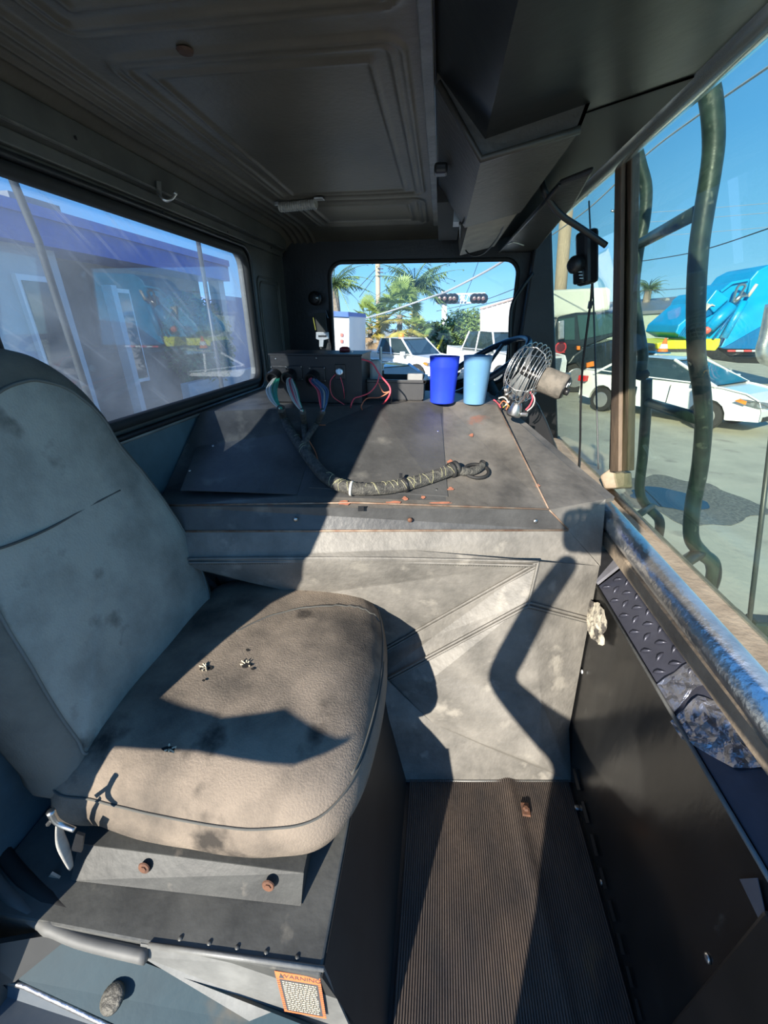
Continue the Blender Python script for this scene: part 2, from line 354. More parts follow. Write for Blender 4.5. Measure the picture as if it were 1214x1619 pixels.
# ------------------------------------------------------------------ seat box
sbx = empty('seat_box', (-.4, .6, 0), 'scuffed black metal pedestal box the seat is bolted to', 'seat base')
zt = .35; XB = -.128
b = MB().bb((-.745, .243, 0), (XB, 1.06, zt)); obj('box_shell', b, [steelbox], sbx, bevel=.004)
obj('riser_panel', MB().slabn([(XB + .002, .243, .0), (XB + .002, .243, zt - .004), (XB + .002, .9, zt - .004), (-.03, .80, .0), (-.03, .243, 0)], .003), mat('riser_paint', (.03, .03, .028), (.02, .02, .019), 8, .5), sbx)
b = MB(); lo = [(-.575, .285), (-.575, .34), (-.186, .345), (-.181, .30)]
b.slab([(-.60, .30, .352), (-.183, .318, .352), (-.183, .345, .395), (-.60, .335, .395)], (0, .003, .003))
b.slab([(-.60, .335, .395), (-.183, .345, .395), (-.19, .50, .405), (-.60, .50, .405)], (0, 0, .003))
b.slab([(-.183, .318, .352), (-.183, .345, .395), (-.19, .50, .405), (-.19, .50, .352)], (-.003, 0, 0))
obj('mounting_rail', b, mat('rail_paint', (.055, .056, .052), (.032, .033, .032), 10, .5, 0, .1, 60, spot=(.11, .10, .085), sscale=24, sth=.66, spec=.3), sbx)
for c in (P(424, 1400, y=.325), P(228, 1372, y=.322)):
    b = MB().lathe([(.011, 0), (.010, .002), (.006, .0022)], c, (0, -.95, .25), 18); b.lathe([(.0055, .001), (.0055, .004)], c, (0, -.95, .25), 6)
    obj('rail_bolt', b, rust, sbx)
for px in (285, 331, 375, 421, 470):
    c = P(px, 1484 + (px - 285) * .16, z=zt); obj('rivet', MB().ball(c, .0042, 8, (1, 1, .6)), steelbox, sbx, smooth=True)
obj('edge_strip', MB().tube([P(235, 1494, z=zt), P(512, 1532, z=zt)], .004, 6), bodygrey, sbx, smooth=True)
# sloping apron with the warning label
ap = [P(222, 1492, z=zt - .002), P(512, 1534, z=zt - .002), P(560, 1640, z=.17), P(470, 1660, z=.17), P(222, 1512, z=.325)]
apr = obj('sloping_apron', MB().slabn(ap, .004), bodygrey, sbx)
n0 = (ap[1] - ap[0]).cross(ap[2] - ap[1]).normalized()
if n0.z < 0: n0 = -n0
lab_m = bpy.data.materials.new('warning_label'); lab_m.use_nodes = True
L0, L1, L3, L2 = [PP(px, py, n0, n0.dot(ap[1]) + .0055) for px, py in ((434, 1534), (506, 1546), (450, 1598), (516, 1610))]
def LQ(u, v, off=0): return (L0 * (1 - u) + L1 * u) * (1 - v) + (L3 * (1 - u) + L2 * u) * v + n0 * off
orange = mat('label_orange', (.86, .20, .07), (.75, .16, .05), 40, .5); labk = mat('label_dark', (.075, .075, .075), rough=.5); cream = mat('label_cream', (.72, .62, .42), rough=.6)
wl = empty('warning_label', L0, 'orange bordered WARNING sticker on the sloping apron below the seat', 'sticker')
obj('backing', MB().slab([LQ(0, 0), LQ(1, 0), LQ(1, 1), LQ(0, 1)], n0 * .0004), labk, wl)
b = MB(); b.slab([LQ(0, 0, .0005), LQ(1, 0, .0005), LQ(1, .17, .0005), LQ(0, .17, .0005)], n0 * .0003)
for i in range(16):
    for (ua, ub) in ((0, .07), (.93, 1)):
        v0 = .19 + i * .05; b.slab([LQ(ua, v0, .0005), LQ(ub, v0 - .02, .0005), LQ(ub, v0 + .012, .0005), LQ(ua, v0 + .032, .0005)], n0 * .0002)
b.slab([LQ(0, .965, .0005), LQ(1, .965, .0005), LQ(1, 1, .0005), LQ(0, 1, .0005)], n0 * .0002)
obj('border', b, orange, wl)
def text_on(s, o, dx, dn, size, m, parent, name='lettering'):
    cu = bpy.data.curves.new(name, 'FONT'); cu.body = s; cu.size = size; cu.align_x = 'CENTER'; cu.align_y = 'CENTER'; cu.extrude = size * .02
    t = bpy.data.objects.new(name, cu); sc.collection.objects.link(t); dx = Vector(dx).normalized(); dn = Vector(dn).normalized(); dy = dn.cross(dx)
    M = Matrix((dx, dy, dn)).transposed().to_4x4(); M.translation = Vector(o)
    dg = bpy.context.evaluated_depsgraph_get(); me = bpy.data.meshes.new_from_object(t.evaluated_get(dg)); bpy.data.objects.remove(t)
    me.transform(M)
    if parent is not None: me.transform(Matrix.Translation(-WB[parent]))
    me.materials.clear(); me.materials.append(m); o2 = bpy.data.objects.new(name, me); sc.collection.objects.link(o2)
    if parent is not None: o2.parent = parent; WB[o2] = WB[parent]
    return o2
u_dir = (L1 - L0)
text_on('WARNING', LQ(.56, .085, .0009), u_dir, n0, (L1 - L0).length * .185, labk, wl)
b = MB(); b.slab([LQ(.07, .14, .0009), LQ(.19, .14, .0009), LQ(.13, .03, .0009)], n0 * .0003); obj('alert_triangle', b, labk, wl)
b = MB()
for i in range(15):
    u = .12; v = .22 + i * .049
    while u < .86:
        l = random.uniform(.03, .10); b.slab([LQ(u, v, .0006), LQ(min(u + l, .88), v, .0006), LQ(min(u + l, .88), v + .022, .0006), LQ(u, v + .022, .0006)], n0 * .0002); u += l + .022
obj('fine_print', b, cream, wl, kind='stuff')

# ------------------------------------------------------------------ door sill at the lower left
sl_ = empty('door_sill', (-.5, .2, .2), 'worn blue body sill of the open doorway below the seat box', 'door sill')
b = MB().slabn([P(-60, 1545, z=.25), P(30, 1538, z=.26), P(128, 1458, z=.31), P(230, 1516, z=.31), P(470, 1622, z=.2), P(380, 1700, z=.15), P(-60, 1590, z=.22)], -.01)
b = MB().slabn([P(30, 1542, z=.27), P(128, 1462, z=.31), P(225, 1514, z=.31), P(545, 1640, z=.19), P(330, 1680, z=.19)], -.006)
obj('painted_panel', b, bodyblue, sl_)
b = MB().slabn([P(-80, 1660, z=.25), P(-80, 1545, z=.25), P(30, 1545, z=.262), P(330, 1680, z=.175), P(250, 1720, z=.175)], -.006)
obj('scuff_plate', b, mat('pale_scuff_plate', (.13, .14, .145), (.07, .09, .11), 6, .5, 0), sl_)
obj('scuff_edge', MB().tube([P(-30, 1540, z=.268), P(40, 1558, z=.265), P(160, 1615, z=.225), P(300, 1680, z=.18)], .0045, 6), chrome, sl_, smooth=True)
obj('grey_jamb', MB().slabn([P(-40, 1560, z=.27), P(-40, 1490, z=.34), P(128, 1462, z=.315), P(30, 1542, z=.275)], -.01), mat('jamb_grey', (.05, .05, .048), (.035, .035, .033), 6, .5), sl_)
obj('jamb_flange', MB().slabn([P(-5, 1548, z=.274), P(100, 1480, z=.314), P(128, 1462, z=.318), P(30, 1543, z=.278)], .002), bodygrey, sl_)
pth = cr([P(-40, 1340, z=.36), P(-5, 1395, z=.35), P(35, 1435, z=.342), P(75, 1462, z=.338), P(130, 1487, z=.336), P(232, 1512, z=.334)], 8)
obj('bulb_seal', MB().tube(pth, lambda t: .0105 + .0025 * math.exp(-((t - .62) / .03) ** 2), 10), mat('grey_seal', (.15, .15, .14), (.10, .10, .095), 10, .6), sl_, smooth=True, label='grey perished rubber door seal, split at its bend')
obj('seal_flange', MB().tube([p + Vector((.012, .022, .004)) for p in pth], .012, 8, flat=.7), rubber, sl_, smooth=True)
c = P(178, 1578, z=.262); b = MB()
b.grid(lambda u, v: c + Vector(((u - .5) * .036, (v - .5) * .05, .004 + .004 * math.sin(u * math.pi) * math.sin(v * math.pi) + .0015 * noise.noise(Vector((u * 9, v * 9, 3))))) if ((u - .5) ** 2 + (v - .5) ** 2) < 9 else c, 14, 14)
b = MB().lathe([(.019, 0), (.018, .004), (.012, .006), (.004, .0065)], c - Vector((0, 0, .001)), (-.1, -.3, 1), 18)
obj('weld_patch', b, mat('weld_grey', (.15, .14, .115), (.07, .065, .055), 90, .6, .3, .5, 120), sl_, smooth=True, label='round grey weld blob on the blue sill')

# ------------------------------------------------------------------ engine cover (doghouse)
low = ((0, 1, -.145), .80)
S0 = P(255, 840, z=.765); S1 = P(898, 838, z=.757); U0 = P(250, 800, z=.825); U1 = P(868, 806, z=.815)
T0 = P(318, 651, z=.995); T1 = P(590, 640, z=1.0); T2 = P(700, 634, z=1.0); T3 = P(786, 640, z=1.0); T4 = P(772, 626, z=1.0)
LW = P(262, 772, x=-.745)
O1 = Vector((.458, 1.055, .825)); A2 = Vector((.458, .985, .605))
eng = empty('engine_cover', (-.15, 1.3, 0), 'worn grey sloped engine cover filling the middle of the cab', 'engine cover')
slab_n = lambda *p: MB().slabn(list(p), -.004)
# top deck
back = 1.70
b = MB().slab([T0, T1, T2, T3, T4, Vector((.20, back, 1.0)), Vector((-.74, back, 1.0)), Vector((-.745, 1.30, .997))], (0, 0, -.006))
obj('top_deck', b, sheet, eng)
# sloping front: dark left sheet, middle plate, right plate
mid0 = U0.lerp(U1, .0)
def slope_pt(px, py):
    nn = (U1 - U0).cross(T2 - U1).normalized(); return PP(px, py, nn, nn.dot(U1))
nnS = (U1 - U0).cross(T2 - U1).normalized()
if nnS.y > 0: nnS = -nnS
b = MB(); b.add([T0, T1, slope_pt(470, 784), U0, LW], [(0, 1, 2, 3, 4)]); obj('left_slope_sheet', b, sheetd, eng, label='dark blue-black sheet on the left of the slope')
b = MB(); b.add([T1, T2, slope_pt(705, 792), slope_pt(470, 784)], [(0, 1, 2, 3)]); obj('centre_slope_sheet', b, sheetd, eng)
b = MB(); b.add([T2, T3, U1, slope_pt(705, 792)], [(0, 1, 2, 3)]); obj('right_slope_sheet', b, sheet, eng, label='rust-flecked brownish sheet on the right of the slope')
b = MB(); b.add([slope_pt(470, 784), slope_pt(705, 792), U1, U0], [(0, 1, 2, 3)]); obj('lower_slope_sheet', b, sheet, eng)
# raised access plate and seams
pl_ = [slope_pt(518, 668), slope_pt(697, 654), slope_pt(708, 786), slope_pt(488, 772)]
obj('access_plate', MB().slab(pl_, nnS * .003), sheetd, eng, bevel=.001)
pl2 = [slope_pt(325, 672), slope_pt(508, 664), slope_pt(470, 782), slope_pt(285, 776)]
obj('side_plate', MB().slab(pl2, nnS * .002), sheetd, eng, bevel=.001)
for px, py in ((692, 683), (337, 706), (690, 775), (300, 745)):
    obj('panel_screw', MB().lathe([(.004, 0), (.003, .002)], slope_pt(px, py) + nnS * .002, nnS, 8), steel, eng)
obj('slope_lip', MB().tube([U0 + nnS * .002, slope_pt(560, 796) + nnS * .003, U1 + nnS * .002], .0025, 6), edge, eng, smooth=True)
# bevelled right side
b = MB(); b.add([T3, T4, O1, S1, U1], [(0, 1, 2, 3, 4)]); obj('bevel_side', b, sheet, eng)
obj('bevel_edge', MB().tube([T3, U1, S1 + Vector((0, 0, .002))], .0025, 6), edge, eng, smooth=True)
b = MB(); b.slab([T4 + Vector((-.02, 0, 0)), T4 + Vector((.02, .02, 0)), O1 + Vector((.03, .02, 0)), O1], (0, 0, -.012)); obj('outer_flange', b, sheet, eng)
# right flank going down behind
b = MB(); b.add([T4, Vector((.20, back, 1.0)), Vector((.30, back, .0)), Vector((.46, 1.06, 0)), O1], [(0, 1, 2, 3, 4)]); obj('right_flank', b, blackm, eng)
# flat strip with bolts
b = MB(); b.add([U0, U1, S1, S0], [(0, 1, 2, 3)]); obj('bolt_strip', b, sheetd, eng)
nst = (S1 - S0).cross(U1 - S1).normalized()
if nst.y > 0: nst = -nst
for px, py, mm in ((467, 821, steel), (648, 822, rust), (846, 824, steel)):
    obj('strip_bolt', MB().lathe([(.0065, 0), (.006, .003), (.003, .0045)], PP(px, py, nst, nst.dot(S1)), nst, 12), mm, eng, smooth=True)
obj('strip_lower_edge', MB().tube([S0, S1], .0032, 6), edge, eng, smooth=True)
obj('torn_duct_tape', MB().slab([PP(566, 800, nst, nst.dot(S1) + .002), PP(575, 800, nst, nst.dot(S1) + .002), PP(575, 808, nst, nst.dot(S1) + .002), PP(566, 808, nst, nst.dot(S1) + .002)], nst * .001), blackm, eng)
chipm = mat('paint_chip_orange', (.42, .16, .09), (.28, .11, .07), 60, .8)
for k, (px, py, a_, b_) in enumerate(((712, 733, 9, 5), (704, 748, 4, 6), (545, 797, 9, 4), (622, 797, 12, 3), (700, 797, 20, 2), (640, 790, 5, 3), (712, 775, 5, 3), (850, 770, 4, 3), (745, 690, 4, 3), (668, 788, 4, 3))):
    c_ = slope_pt(px, py) + nnS * .0042; ring = []
    for q_ in range(12):
        t_ = q_ * math.pi / 6; w2 = random.uniform(.5, 1.2); ring.append(slope_pt(px + a_ * w2 * math.cos(t_), py + b_ * w2 * math.sin(t_)) + nnS * .0040)
    obj('paint_chip', MB().slab(ring, nnS * .0003), chipm, eng)
# padded vinyl front
A0 = P(255, 884, z=.70); A1 = P(850, 888, z=.70); C1 = PP(835, 952, *low); B0 = P(560, 1052, y=.955); B1 = P(560, 1100, y=.865)
C2 = Vector((.456, .965, .50)); Fq = P(893, 1125, x=.454); Fq = Vector((.452, .90, .13)); TL = Vector((-.034, .762, .0)); TR = P(903, 1235, z=0)
M1 = PP(690, 1066, *low) + Vector((0, -.004, 0)); M2 = P(852, 1210, y=.802)
SL = Vector((-.126, .80, .25)); BL = Vector((-.126, .90, .42)); AL0 = Vector((-.745, A0.y, A0.z))
def face(nm, pts, m=vinyl, dens=.02, puff=.0):
    """padded face: fan from the centre, subdivided, slightly puffed"""
    pts = [Vector(p) for p in pts]; c = sum(pts, Vector()) / len(pts); n = Vector()
    for i in range(len(pts)): n += pts[i].cross(pts[(i + 1) % len(pts)])
    n.normalize()
    if n.y > 0: n = -n
    b = MB(); K = 14; rs = []
    edgep = []
    for i in range(len(pts)):
        a, d = pts[i], pts[(i + 1) % len(pts)]; q = max(2, int((d - a).length / dens))
        edgep += [a.lerp(d, k / q) for k in range(q)]
    for k in range(K + 1):
        t = k / K
        rs.append([c.lerp(p, max(t, .001)) + n * (puff * (1 - t ** 3) + (.0010 * noise.noise(c.lerp(p, t) * 14) + .003 * noise.noise(c.lerp(p, t) * 5)) * (1 - t ** 4)) for p in edgep])
    b.rings(rs, cap=False); return obj(nm, b, m, eng, smooth=True)
face('vinyl_band', [S0, S1, Vector((.455, .985, .66)), A1, A0])
face('vinyl_upper_corner', [S1, O1, Vector((.457, .985, .66))])
face('vinyl_bulge', [A0, A1, B0, Vector((-.745, 1.0, .55))], puff=.012)
face('vinyl_pleat', [A1, C1, B1, B0], puff=.0)
face('vinyl_corner', [Vector((.455, .985, .66)), C2, C1, A1], puff=.004)
face('vinyl_lower_panel', [C1, C2, Fq, TR, M2, M1], puff=.005)
face('vinyl_gusset', [C1, M1, B1], puff=.0)
face('vinyl_toe_panel', [B1, M1, M2, TR, TL, Vector((-.126, .80, .22)), Vector((-.2, .88, .40))], puff=.004)
face('vinyl_side_corner', [B0, B1, Vector((-.2, .88, .40)), Vector((-.745, .95, .40)), Vector((-.745, 1.0, .55))])
def piping(pts, off=.005, r=.0035, gap=.0):
    ps = cr(pts, 10)
    b = MB(); b.tube([p + Vector((0, -off, .003)) for p in ps], r, 6); b.tube([p + Vector((0, -off - .001, -.008)) for p in ps], r, 6)
    obj('seam_piping', b, vinyl, eng, smooth=True)
    st_ = MB(); L = 0
    for i in range(len(ps) - 1):
        a, d = ps[i], ps[i + 1]; q = max(1, int((d - a).length / .006))
        for k in range(q):
            p = a.lerp(d, (k + .2) / q); p2 = a.lerp(d, (k + .75) / q)
            st_.tube([p + Vector((0, -off - .001, -.014)), p2 + Vector((0, -off - .001, -.014))], .0008, 4)
    obj('stitching', st_, thread, eng, kind='stuff')
piping([A0, P(560, 882, z=.70), A1]); piping([A1, B0.lerp(A1, .5) + Vector((0, 0, .0)), B0]); piping([A1, C1]); piping([C1, C2]); piping([C1, B1.lerp(C1, .5), B1])
obj('toe_edge', MB().tube([TL + Vector((0, -.002, .003)), TR + Vector((0, -.002, .003))], .003, 6), bodygrey, eng, smooth=True)
# torn padding at the corner by the tread plate
b = MB(); cc = P(938, 975, x=.45)
def _tp(u, v):
    a = u * 2 * math.pi; rr_ = v * (1 + .35 * noise.noise(Vector((math.cos(a) * 1.5, math.sin(a) * 1.5, 4))))
    return P(941 + rr_ * (15 * math.cos(a) + 5 * math.sin(a)), 982 + rr_ * (38 * math.sin(a)), x=.446) + Vector((-.004 + .007 * noise.noise(Vector((math.cos(a) * v * 4, math.sin(a) * v * 4, 1))) + .004 * v, 0, 0))
b.grid(_tp, 30, 8)
obj('torn_padding', b, mat('torn_foam', (.62, .56, .44), (.10, .09, .08), 22, .9, 0, .5, 60, contrast=(.45, .52)), eng, smooth=True, label='torn vinyl corner with white and yellow foam showing')

# ------------------------------------------------------------------ right side of the footwell
kp = empty('kick_panel', (.46, .6, 0), 'scratched glossy black kick panel right of the ribbed mat', 'panel')
def kz(y): return .60
b = MB().grid(lambda u, v: Vector((.458 + .006 * noise.noise(Vector((u * 3, v * 3, 7))) + .03 * (v * (1 - v)) * 0, .22 + u * .77, v * .605)), 20, 16)
obj('panel_sheet', b, gloss, kp, smooth=True)
b = MB().tube([(.455, .22, .604), (.456, .5, .603), (.458, .985, .60)], .004, 6); obj('frayed_edge', b, bodygrey, kp, smooth=True)
for px, py, l in ((1118, 1515, .012), (950, 1395, .010)):
    c = P(px, py, x=.455); obj('panel_rivet', MB().ball(c, l * .6, 8, (.4, 1, 1)), chrome, kp, smooth=True)
c = P(920, 1062, x=.452); obj('white_screw', MB().ball(c, .006, 8, (.4, 1, 1)), white, kp, smooth=True)
b = MB()
for i in range(8):
    px0, py0 = 905 + i * 14, 1215 + i * 52; b.slab([P(px0, py0, x=.452), P(px0 + 4, py0, x=.452), P(px0 + 13, py0 + 34, x=.452), P(px0 + 8, py0 + 34, x=.452)], (-.001, 0, 0))
obj('edge_slots', b, rubber, kp)
obj('door_pillar_panel', MB().bb((.445, .21, -.02), (.62, .312, .575)), mat('brown_dark_panel', (.05, .04, .033), (.03, .026, .022), 6, .4), None, label='dark brown vertical panel in the lower right corner by the doorway', cat='panel', bevel=.006)
tape_m = mat('grey_tape', (.24, .24, .27), (.17, .17, .19), 12, .4, .2)
# gap cover along the ledge
tp = empty('tread_plate_panel', (.5, .7, .6), 'tilted black diamond tread plate along the dash edge under the chrome tube', 'tread plate')
tread = mat('tread_black', (.075, .078, .105), (.05, .052, .07), 8, .34, .3, .08, 40)
def TPt(u, y): return Vector((.462 + u * .075, y, .603 + u * .085))
q0, q1, q2, q3 = TPt(0, .96), TPt(1, .99), TPt(1, .22), TPt(0, .22)
obj('plate', MB().slabn([TPt(0, .975), TPt(1, .985), TPt(1, .22), TPt(0, .22)], .006), tread, tp)
b = MB(); nT = Vector((-.085, 0, .075)).normalized(); k = 0
for j in range(26):
    for i in range(3):
        y = .955 - j * .029; u = .13 + i * .3 + (.15 if j % 2 else 0)
        if u > .95 or y < .63: continue
        d = Vector((.075, 0, .085)).normalized() if (i + j) % 2 else None
        a = TPt(u, y); dd = (Vector((.06, .05, .068)) if (j % 2) else Vector((-.06, .05, -.068))).normalized() * .013
        b.tube([a - dd, a - dd * .5 + nT * .0015, a + nT * .0025, a + dd * .5 + nT * .0015, a + dd], lambda t: .0004 + .0034 * math.sin(t * math.pi), 6)
obj('tread_lug', b, tread, tp, smooth=True, kind='stuff')
b = MB().slabn([TPt(-.02, 1.035), TPt(1, 1.045), TPt(1, 1.005), TPt(-.02, .99)], .008); obj('end_strip', b, tape_m, tp)
# black corner cover beyond the plate
obj('dash_corner_cover', MB().slabn([Vector((.457, 1.06, .80)), Vector((.457, .99, .61)), TPt(1, 1.05), Vector((.53, 1.3, .72)), Vector((.50, 1.32, .80))], -.008), blackm, None, label='black rubber cover between engine cover and chrome tube end', cat='cover')
# foil tape patches
def foilp(name, poly, label):
    pts = [TPt(*q) for q in poly]; c = sum(pts, Vector()) / len(pts); b = MB(); K = 8; ep = []
    for i in range(len(pts)):
        for k in range(6): ep.append(pts[i].lerp(pts[(i + 1) % len(pts)], k / 6))
    b.rings([[c.lerp(p, max(t / K, .001)) + nT * (.004 + .006 * noise.noise(c.lerp(p, t / K) * 60)) for p in ep] for t in range(K + 1)], cap=False)
    return obj(name, b, foil, None, smooth=False, label=label, cat='tape', bevel=0)
foilp('foil_tape_patch', [(-.12, .565), (.45, .585), (.9, .53), (1.0, .49), (.7, .445), (.3, .46), (-.1, .53)], 'crumpled silver foil tape patch on the lower end of the tread plate')
foilp('foil_sheet', [(0, .64), (1.05, .66), (1.05, .59), (.5, .60), (-.05, .575)], 'smoothed silver foil sheet above the crumpled patch on the tread plate')
b = MB(); b.slab([P(1170, 1390, x=.452), P(1198, 1388, x=.452), P(1212, 1450, x=.452), P(1200, 1452, x=.452)], (-.001, 0, 0)); obj('tape_strip', b, tape_m, None, label='grey tape strip stuck on the kick panel at right edge', cat='tape')
# chrome grab tube
gt = empty('grab_tube', (.49, .8, .7), 'long chrome grab tube running along the dash edge', 'handrail')
TA, TB = P(945, 812, z=.757), Vector((.492, .22, .75))
TA = Vector((.492, 1.165, .762))
ax = (TB - TA).normalized(); b = MB(); rr = .030
prof_ = [(rr * math.sin(a), -rr * math.cos(a)) for a in [R(x) for x in (5, 20, 40, 60, 80, 90)]] + [(rr, (TB - TA).length)]
b.lathe(prof_, TA, ax, 28); obj('tube_body', b, chrome, gt, smooth=True)
b = MB().bb((.495, .22, .70), (.515, 1.14, .735)); obj('tube_bracket', b, blackm, gt, bevel=.004)
b = MB(); b.tube(cr([P(1128, 968, z=.71), P(1150, 962, z=.715), P(1172, 978, z=.71), P(1182, 1003, z=.70)], 6), .010, 10)
obj('cowl_cap', b, mat('cap_grey', (.14, .12, .10), rough=.8), None, smooth=True, label='rounded dusty cowl cap outside the lower windshield edge at right', cat='cap')

# ------------------------------------------------------------------ SEAT
seat = empty('seat', (-.4, .65, .38), 'dirty grey-green fabric cab seat with torn brown-stained cushion', 'seat')
oc = [(-.66, .37), (-.55, .345), (-.40, .335), (-.25, .338), (-.155, .365), (-.105, .44), (-.085, .56), (-.083, .70), (-.10, .84), (-.14, .96), (-.22, 1.055), (-.35, 1.085), (-.50, 1.07), (-.62, 1.0), (-.68, .85), (-.70, .6)]
oc = cr([Vector((a, b_, 0)) for a, b_ in oc], 8, True); cc = Vector((-.38, .70, 0))
def zsc(y): return 0
prof_ = [(.0, .578), (.2, .576), (.4, .572), (.58, .566), (.72, .558), (.82, .548), (.90, .534), (.955, .515), (.985, .492), (1, .468), (.995, .445), (.975, .425), (.94, .408), (.88, .398), (.6, .395)]
rs = []
for (s_, z_) in prof_:
    ring = []
    for p in oc:
        q = cc.lerp(p, max(s_, .002)); nz = noise.noise(q * 9 + Vector((3, 1, z_ * 6))) * .006 + noise.noise(q * 22 + Vector((0, 0, z_ * 20))) * .0012
        front = max(0, (q.x + .25) / .17); dz = -.012 * front ** 2 * (s_ ** 2)
        near = max(0, (.45 - q.y) / .12); dz -= .012 * near ** 2
        ring.append(Vector((q.x, q.y, z_ + dz)) + Vector((nz * .4, nz * .6, nz)))
    rs.append(ring)
prof_c = prof_[:10]; b = MB().rings(rs, cap=True); obj('cushion', b, fabC, seat, smooth=True, label='brown-stained cushion with worn holes')
def cush_line(pts, z=None):  # welt lines on the cushion: same profile evaluated at ring scale
    return [Vector(p) for p in pts]
def cring(s_, z_, i0, i1, off=.001):
    out = []
    for i in range(i0, i1 + 1):
        p = oc[i % len(oc)]; q = cc.lerp(p, s_); nz = noise.noise(q * 9 + Vector((3, 1, z_ * 6))) * .006 + noise.noise(q * 22 + Vector((0, 0, z_ * 20))) * .0012
        front = max(0, (q.x + .25) / .17); dz = -.012 * front ** 2 * (s_ ** 2); near = max(0, (.45 - q.y) / .12); dz -= .012 * near ** 2
        d = (q - cc).normalized(); out.append(Vector((q.x, q.y, z_ + dz)) + Vector((nz * .4, nz * .6, nz)) + d * off)
    return out
obj('front_seam', MB().tube(cring(.965, .508, 0, 58), .0022, 6), thread, seat, smooth=True)
obj('inner_seam', MB().tube([q + Vector((0, 0, .0005)) for q in cring(.955, .5155, 40, 84)], .0018, 6), thread, seat, smooth=True)
b = MB()
def ctop(px, py):
    p = P(px, py, z=.565); s_ = 0
    return p
def cz(q):
    d = q - cc; a = math.atan2(d.y, d.x); o_ = min(oc, key=lambda p: abs((math.atan2(p.y - cc.y, p.x - cc.x) - a + math.pi) % (2 * math.pi) - math.pi)); s_ = min(.985, math.hypot(d.x, d.y) / (o_ - cc).length)
    for (s0, z0), (s1, z1) in zip(prof_c[:-1], prof_c[1:]):
        if s0 <= s_ <= s1: break
    z_ = z0 + (z1 - z0) * (s_ - s0) / (s1 - s0 + 1e-9); w_ = cc.lerp(o_, s_); nz = noise.noise(w_ * 9 + Vector((3, 1, z_ * 6))) * .006
    z_ += -.012 * max(0, (w_.x + .25) / .17) ** 2 * s_ ** 2 - .012 * max(0, (.45 - w_.y) / .12) ** 2
    return Vector((w_.x, w_.y, z_ + nz + .001))
b.tube([cz(q) for q in cr([ctop(600, 958), ctop(560, 955), ctop(500, 962), ctop(430, 978), ctop(375, 1005)], 8)], .0020, 6); obj('cross_seam', b, thread, seat, smooth=True)
hole = mat('torn_hole', (.012, .011, .010), rough=1); fray = mat('frayed_foam', (.66, .58, .42), (.4, .34, .25), 60, 1)
for i, (px, py, r1) in enumerate(((327, 1058, .014), (390, 1053, .012), (392, 1030, .006), (372, 1003, .004), (268, 1187, .013), (322, 1078, .004), (400, 1060, .005))):
    c = P(px, py, z=.573 if i != 4 else .566); b = MB(); ring = [c + Vector((math.cos(a * .628) * r1 * random.uniform(.6, 1.3), math.sin(a * .628) * r1 * random.uniform(.35, .8), .0)) for a in range(10)]
    zz = .0035
    b.slab([q + Vector((0, 0, zz)) for q in ring], (0, 0, .001)); obj('torn_hole', b, hole, seat)
    if r1 > .01:
        b = MB()
        for a in random.sample(range(10), 5):
            q = ring[a]; d = (q - c); b.tube([q + Vector((0, 0, zz + .001)), q + d * .2 + Vector((0, 0, zz + .004)), q - d * random.uniform(.1, .9) + Vector((0, 0, zz + .002))], .0016, 4)
        obj('frayed_edge', b, fray, seat, kind='stuff')
# backrest
def BX(z): return -.598 - .10 * max(0, z - .5) / .7
bp = [(345, 945), (332, 900), (305, 843), (268, 785), (232, 732), (190, 680), (155, 628), (118, 590), (78, 560), (35, 545), (0, 542), (-60, 560), (-120, 620), (-140, 760), (-110, 900), (-50, 1010), (0, 1090), (60, 1180), (105, 1240), (130, 1260)]
def bpt(px, py):
    n_v = Vector((1, 0, .10 / .7)); return PP(px, py, n_v, -.598 + .5 * .10 / .7)
outl = [bpt(*q) for q in bp] + [Vector((-.60, .50, .46)), Vector((-.60, .70, .46)), Vector((-.60, .86, .47))]
outl = cr(outl, 5, True); bc = sum(outl, Vector()) / len(outl); nb = Vector((1, 0, .143)).normalized()
rs = []
for (s_, h) in ((.002, .022), (.3, .021), (.55, .018), (.72, .016), (.83, .012), (.9, .004), (.955, -.010), (.985, -.028), (1, -.050), (.995, -.085), (.96, -.11), (.7, -.115)):
    ring = []
    for p in outl:
        q = bc.lerp(p, s_); nz = noise.noise(q * 7 + Vector((9, h * 8, 0))) * .007 + noise.noise(q * 22 + Vector((9, 0, 0))) * .002
        q = q + nb * (h + nz); q.x = max(q.x, XR + .012); ring.append(q)
    rs.append(ring)
mb = MB(); mb.rings(rs); nr = len(outl)
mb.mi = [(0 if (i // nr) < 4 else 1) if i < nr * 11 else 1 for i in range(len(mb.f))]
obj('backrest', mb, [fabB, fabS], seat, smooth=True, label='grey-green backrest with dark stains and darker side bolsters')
sr = [bc.lerp(p, .835) + nb * (.0125 + noise.noise(bc.lerp(p, .835) * 7 + Vector((9, .011 * 8, 0))) * .007 + noise.noise(bc.lerp(p, .835) * 22 + Vector((9, 0, 0))) * .002) for p in outl]
obj('backrest_welt', MB().tube(sr, .0028, 6, closed=True), mat('welt', (.15, .155, .14), rough=.9), seat, smooth=True)
def bsurf(px, py, h=.018): q = bpt(px, py); return q + nb * (h + noise.noise(q * 7 + Vector((9, .15, 0))) * .007 + noise.noise(q * 22 + Vector((9, 0, 0))) * .002)
obj('backrest_cross_seam', MB().tube(cr([bsurf(-60, 880, .021), bsurf(0, 862, .021), bsurf(60, 838, .0205), bsurf(120, 806, .019), bsurf(180, 776, .017)], 8), .0022, 6), thread, seat, smooth=True)
